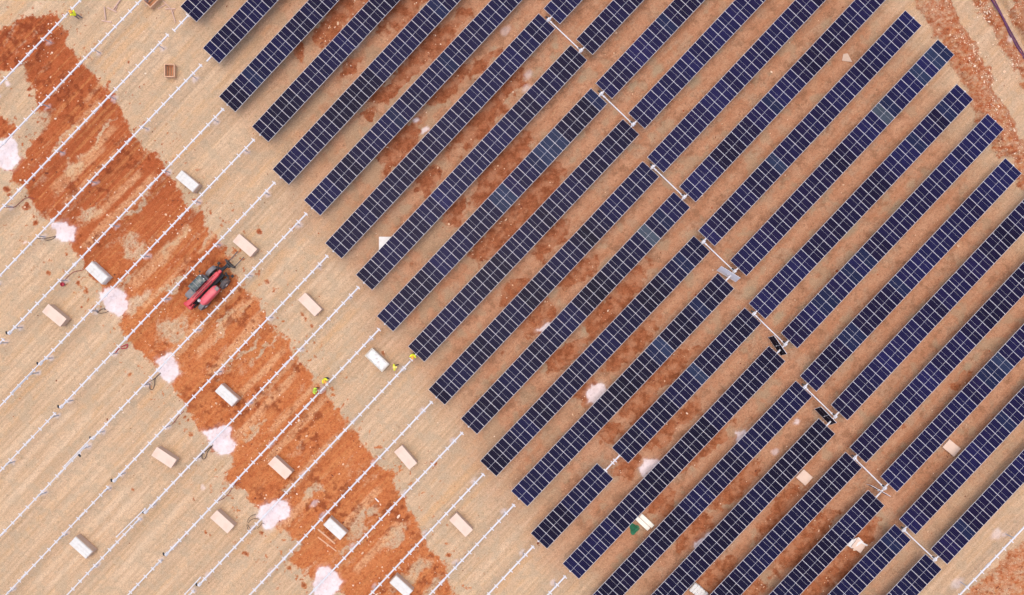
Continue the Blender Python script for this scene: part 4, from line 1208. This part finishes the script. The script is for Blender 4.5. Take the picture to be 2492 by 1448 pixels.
b = MB(); b.lathe([(0, .14), (.22, .14), (.25, .10)], (-2.45, -.42, 1.3), (0, 0, 1), 16); b.tube([(-2.4, -.42, 1.5), (-2.4, -.42, 1.75)], .05, 10)
b.build("exhaust", M_RIM, T)
# cab on the left
cab = MB()
cab.bbox((-1.35, .58, .95), (1.55, .80, .75), .06)
for x in (-2.02, -.72):
    for y in (.24, .94): cab.box((x + (.10 if x > -1 else .05), y, 1.75), (.06, .05, .95), M=Matrix.Rotation(-.10 if x > -1 else .03, 3, 'Y'))
ca = cab.build("cab", M_GREY, T)
g = MB()
g.box((-1.36, .95, 1.75), (1.24, .012, .84)); g.box((-1.36, .23, 1.75), (1.24, .012, .84)); g.box((-.66, .59, 1.72), (.012, .66, .86)); g.box((-1.99, .59, 1.75), (.012, .66, .84))
g.build("window", M_ROOF, ca)
vs, fs = [], []
for i in range(10):
    t = i / 9; x = -2.05 + 1.46 * t
    for j in range(7):
        s = j / 6; y = .20 + .78 * s
        vs.append((x, y, 2.20 + .12 * (1 - (2 * t - 1) ** 4) * (1 - (2 * s - 1) ** 4)))
for i in range(9):
    for j in range(6): fs.append((i * 7 + j, (i + 1) * 7 + j, (i + 1) * 7 + j + 1, i * 7 + j + 1))
rf = MB(); rf.add(vs, fs, True); rf.box((-1.32, .59, 2.19), (1.42, .76, .03))
ro = rf.build("cab_roof", M_ROOF, ca)
b = MB()
for x in (-1.85, -1.45, -1.05): b.box((x, .59, 2.315), (.05, .70, .03))
b.build("roof_bar", M_GREY, ro)
b = MB()
for y in (.40, .80): b.lathe([(0, .05), (.05, .075), (.06, .06)], (-.62, y, 2.26), (1, 0, 0), 12)
b.build("work_light", M_LAMP, ro)
b = MB(); b.bbox((-2.55, .60, 1.02), (.95, .78, .42), .08); b.bbox((-2.95, .62, .88), (.35, .70, .30), .05); b.build("fuel_tank", M_GREY, T)
b = MB(); b.bbox((-3.12, .42, 1.12), (.22, .26, .10), .02); b.build("battery_box", M_BLACK, T)
# boom, lowered and retracted
bo = MB()
bo.bbox((-1.45, 0, 1.62), (3.95, .38, .36), .03, M=Matrix.Rotation(.055, 3, 'Y'))
for y in (-.21, .21): bo.box((-1.5, y, 1.62), (3.7, .03, .10), M=Matrix.Rotation(.055, 3, 'Y'))
for x in (-2.9, -1.9, -.9, .1): bo.box((x, 0, 1.81 - (x + 1.45) * .055), (.08, .37, .03))
boom = bo.build("boom", M_RED, T)
b = MB(); b.bbox((.55, 0, 1.47), (.55, .26, .28), .03, M=Matrix.Rotation(.10, 3, 'Y')); b.build("inner_boom", M_RED, boom)
b = MB(); b.tube([(-2.6, .10, 1.86), (.2, .10, 1.70)], .022, 6); b.tube([(-2.6, .04, 1.86), (.2, .04, 1.70)], .018, 6); b.tube([(-2.4, -.10, 1.85), (-.3, -.10, 1.74)], .035, 8); b.build("hydraulic_hose", M_BLACK, boom)
b = MB(); b.bbox((-3.42, -.06, 1.45), (.30, .86, .62), .06); b.box((-3.2, -.34, 1.5), (.45, .06, .5)); b.box((-3.2, .24, 1.5), (.45, .06, .5)); b.build("boom_support", M_RED, T)
b = MB(); b.bbox((-3.59, -.32, 1.30), (.05, .16, .10), .015); b.bbox((-3.59, .25, 1.30), (.05, .16, .10), .015); b.build("tail_light", M_ORANGE, T)
b = MB()
b.bbox((1.05, 0, 1.20), (.70, .22, .26), .03, M=Matrix.Rotation(.62, 3, 'Y')); b.tube([(.75, .12, 1.55), (1.35, .10, 1.05)], .05, 8); b.lathe([(-.16, .11), (.16, .11)], (.82, 0, 1.40), (0, 1, 0), 14)
b.bbox((1.45, 0, .80), (.26, .40, .50), .03)
he = b.build("boom_head", M_BLACK, T)
b = MB()
b.box((1.68, 0, .98), (.08, 1.10, .10)); b.box((1.68, 0, .52), (.08, 1.10, .10))
for y in (-.5, -.2, .2, .5): b.box((1.68, y, .75), (.06, .07, .40))
b.box((1.60, .28, .78), (.10, .22, .34)); b.box((1.60, -.28, .78), (.10, .22, .34))
b.build("fork_carriage", M_BLACK, T)
for y in (.34, -.40):
    b = MB(); b.box((1.74, y, .68), (.05, .10, .55)); b.box((2.32, y, .42), (1.15, .085, .045), taper=.94)
    b.build("fork", M_FORK, T)
for s in (1, -1):
    b = MB(); b.box((.72, s * .50, .72), (.14, .62, .14), M=Matrix.Rotation(s * .38, 3, 'Z') @ Matrix.Rotation(-s * .25, 3, 'X'))
    b.tube([(.55, s * .3, .95), (.86, s * .72, .70)], .04, 8)
    st = b.build("stabiliser", M_BLACK, T)
    b = MB(); b.bbox((.96, s * .84, .50), (.26, .24, .07), .02); b.box((.94, s * .80, .60), (.10, .10, .16)); b.build("foot_pad", M_BLACK, st)
for s in (1,):
    b = MB(); b.tube([(-.7, .95, 1.9), (-.45, 1.18, 1.95)], .015, 6); b.bbox((-.45, 1.2, 1.90), (.06, .16, .26), .02); b.build("mirror", M_BLACK, ca)

# ------------------------------------------------------------------ people
def skin_obj(name, V, E, R, m, parent, root=0, sub=1):
    me = bpy.data.meshes.new(name)
    me.from_pydata([tuple(v) for v in V], E, [])
    o = bpy.data.objects.new(name, me); COL.objects.link(o)
    md = o.modifiers.new("skin", 'SKIN'); md.use_smooth_shade = True
    if len(me.skin_vertices) == 0: return o
    d = me.skin_vertices[0].data
    for i, r in enumerate(R):
        d[i].radius = (r, r) if not isinstance(r, tuple) else r
        d[i].use_root = (i == root)
    s = o.modifiers.new("sub", 'SUBSURF'); s.levels = sub; s.render_levels = sub
    bpy.context.view_layer.update()
    dg = bpy.context.evaluated_depsgraph_get()
    nm = bpy.data.meshes.new_from_object(o.evaluated_get(dg))
    o.modifiers.clear()
    nm.name = name
    nm.materials.clear(); nm.materials.append(m)
    for p in nm.polygons: p.use_smooth = True
    o.data = nm
    bpy.data.meshes.remove(me)
    if parent: o.parent = parent
    return o

def person(px, py, face, hands, label, helmet, vest, trousers, bend=0.10, step=.10, hz=None):
    base = W(px, py, 1.62)
    f = Vector((face[0], -face[1], 0)).normalized(); rz = math.atan2(f.y, f.x)
    R2 = Matrix.Rotation(rz, 3, 'Z')
    gz = ground_z(base.x, base.y)
    root = empty("person", (base.x - f.x * bend * .5, base.y - f.y * bend * .5, gz), rz)
    tag(root, label, "person", "workers in yellow vests")
    inv = root.matrix_basis.inverted()
    B = Matrix.Rotation(bend, 3, 'Y')
    P0 = Vector((0, 0, .92))
    def up(x, y, z): return P0 + B @ (Vector((x, y, z)) - P0)
    V, E, R, ix = [], [], [], {}
    def v(n, p, r, par=None):
        ix[n] = len(V); V.append(Vector(p)); R.append(r)
        if par: E.append((ix[par], ix[n]))
    v("pelvis", P0, (.125, .10)); v("waist", up(0, 0, 1.10), (.115, .09), "pelvis"); v("chest", up(.01, 0, 1.32), (.15, .105), "waist")
    v("neckb", up(.01, 0, 1.45), .065, "chest"); v("neck", up(.02, 0, 1.51), .052, "neckb"); v("head", up(.035, 0, 1.60), (.078, .085), "neck")
    v("crown", up(.03, 0, 1.69), (.075, .082), "head"); v("nose", up(.135, 0, 1.595), .012, "head")
    for s, n in ((1, "l"), (-1, "r")):
        v("ear" + n, up(.03, s * .088, 1.60), .014, "head")
        st = step * s
        v("hip" + n, (0, s * .095, .87), .085, "pelvis"); v("knee" + n, (.03 + st * .6, s * .105, .48), .058, "hip" + n)
        v("ank" + n, (st - .02, s * .11, .09), .042, "knee" + n); v("toe" + n, (st + .15, s * .125, .045), .036, "ank" + n)
        sh = up(.0, s * .19, 1.40)
        v("sho" + n, sh, .062, "chest")
        if hands:
            t = inv @ W(hands[0], hands[1], hz or ZT + .14) + Vector((0, s * .16, 0))
        else: t = Vector((.10 * s, s * .27, .80))
        dv = t - sh
        if dv.length > .55: t = sh + dv.normalized() * .55
        midp = (sh + t) / 2; dd = (t - sh); h = math.sqrt(max(.0004, .29 ** 2 - (dd.length / 2) ** 2))
        out = Vector((-.2, s * .5, -.8)); out = (out - dd.normalized() * out.dot(dd.normalized())).normalized()
        v("elb" + n, midp + out * h, .042, "sho" + n); v("wri" + n, t, .030, "elb" + n)
        hd = (t - V[ix["elb" + n]]).normalized(); pl = t + hd * .07
        v("palm" + n, pl, (.036, .020), "wri" + n)
        side = hd.cross(Vector((0, 0, 1)))
        side = side.normalized() if side.length > .1 else Vector((0, 1, 0))
        dn = hd.cross(side) * (1 if hd.cross(side).z < 0 else -1)
        for k, ln in enumerate((.072, .080, .075, .060)):
            a = pl + hd * .02 + side * (.027 - .018 * k)
            v(f"f{k}a{n}", a, .0095, "palm" + n); v(f"f{k}b{n}", a + hd * ln * .5 + dn * .010, .0088, f"f{k}a{n}"); v(f"f{k}c{n}", a + hd * ln * .85 + dn * .036, .0078, f"f{k}b{n}")
        a = t + hd * .03 + side * .034
        v("t1" + n, a, .011, "palm" + n); v("t2" + n, a + hd * .035 + side * .016 + dn * .018, .0095, "t1" + n)
    skin_obj("body", V, E, R, M_SKIN, root, 0, 1)
    def sub(name, keys, links, grow, m, rad=None):
        vv = [V[ix[k]] for k in keys]; m2 = {k: i for i, k in enumerate(keys)}
        rr = []
        for k in keys:
            r = R[ix[k]]
            rr.append(tuple(q + grow for q in r) if isinstance(r, tuple) else r + grow)
        if rad: rr = [rad.get(k, r) for k, r in zip(keys, rr)]
        return skin_obj(name, vv, [(m2[a], m2[b]) for a, b in links], rr, m, root, 0, 1)
    sub("trousers", ["pelvis", "hipl", "kneel", "ankl", "hipr", "kneer", "ankr", "waist"], [("pelvis", "hipl"), ("hipl", "kneel"), ("kneel", "ankl"), ("pelvis", "hipr"), ("hipr", "kneer"), ("kneer", "ankr"), ("pelvis", "waist")], .016, trousers, {"waist": (.118, .092)})
    V += [(V[ix["sho" + n]] * .3 + V[ix["elb" + n]] * .7) for n in "lr"]; R += [.05, .05]
    ix["sleevel"], ix["sleever"] = len(V) - 2, len(V) - 1
    sub("safety_vest", ["chest", "waist", "pelvis", "neckb", "shol", "sleevel", "shor", "sleever"], [("chest", "waist"), ("waist", "pelvis"), ("chest", "neckb"), ("chest", "shol"), ("shol", "sleevel"), ("chest", "shor"), ("shor", "sleever")], .03, vest,
        {"pelvis": (.155, .13), "waist": (.155, .13), "chest": (.185, .145), "neckb": .085, "shol": .098, "shor": .098, "sleevel": .066, "sleever": .066})
    for s in "lr": sub("boot", ["ank" + s, "toe" + s], [("ank" + s, "toe" + s)], .016, M_BOOT)
    for s in (1, -1):
        b = MB(); b.lathe([(-.012, .004), (-.006, .011), (.006, .011), (.012, .004)], up(.112, s * .033, 1.615), (1, 0, 0), 8); b.build("eye", M_BLACK, root)
    b = MB(); b.box(up(.116, 0, 1.555), (.008, .05, .010)); b.build("mouth", mat("lips", (.25, .09, .07), .6), root) if False else b.build("mouth", M_REDP, root)
    b = MB(); b.lathe([(0, .095), (.05, .10), (.10, .07), (.115, .02)], up(.0, 0, 1.595), (0, 0, 1), 12); b.build("hair", M_HAIR, root)
    b = MB(); b.lathe([(0, .150), (.012, .152), (.014, .125), (.05, .122), (.09, .100), (.12, .060), (.13, .02)], up(.03, 0, 1.645), B @ Vector((0, 0, 1)), 20)
    b.bbox(up(.175, 0, 1.652), (.10, .20, .012), .004); b.bbox(up(.03, 0, 1.775), (.20, .03, .02), .006)
    b.build("helmet", helmet, root)
person(173, 29.5, (-.75, -.5), (167, 27), "worker in yellow vest and grey trousers reaching to a bare tube at the top left", M_HATO, M_VEST, M_GREYT, .12, .12)
person(788, 926.5, (.55, .75), (796, 938), "worker with orange helmet and yellow vest leaning to a bare tube", M_HATO, M_VEST, M_NAVY, .28, .08)
person(763.5, 951, (1, .25), (776, 957), "worker with green helmet and lime vest at the left end of the pair", M_HATG, M_VESTG, M_NAVY, .22, .08)
person(958.5, 894.5, (1, -.15), None, "worker in yellow vest standing right of the crate with torn film", M_HATY, M_VEST, M_NAVY, .12, .18)
person(1004, 867, (-.15, 1), (1003, 877), "worker with yellow helmet at the tube end touching a panel row", M_HATO, M_VEST, M_NAVY, .25, .08)
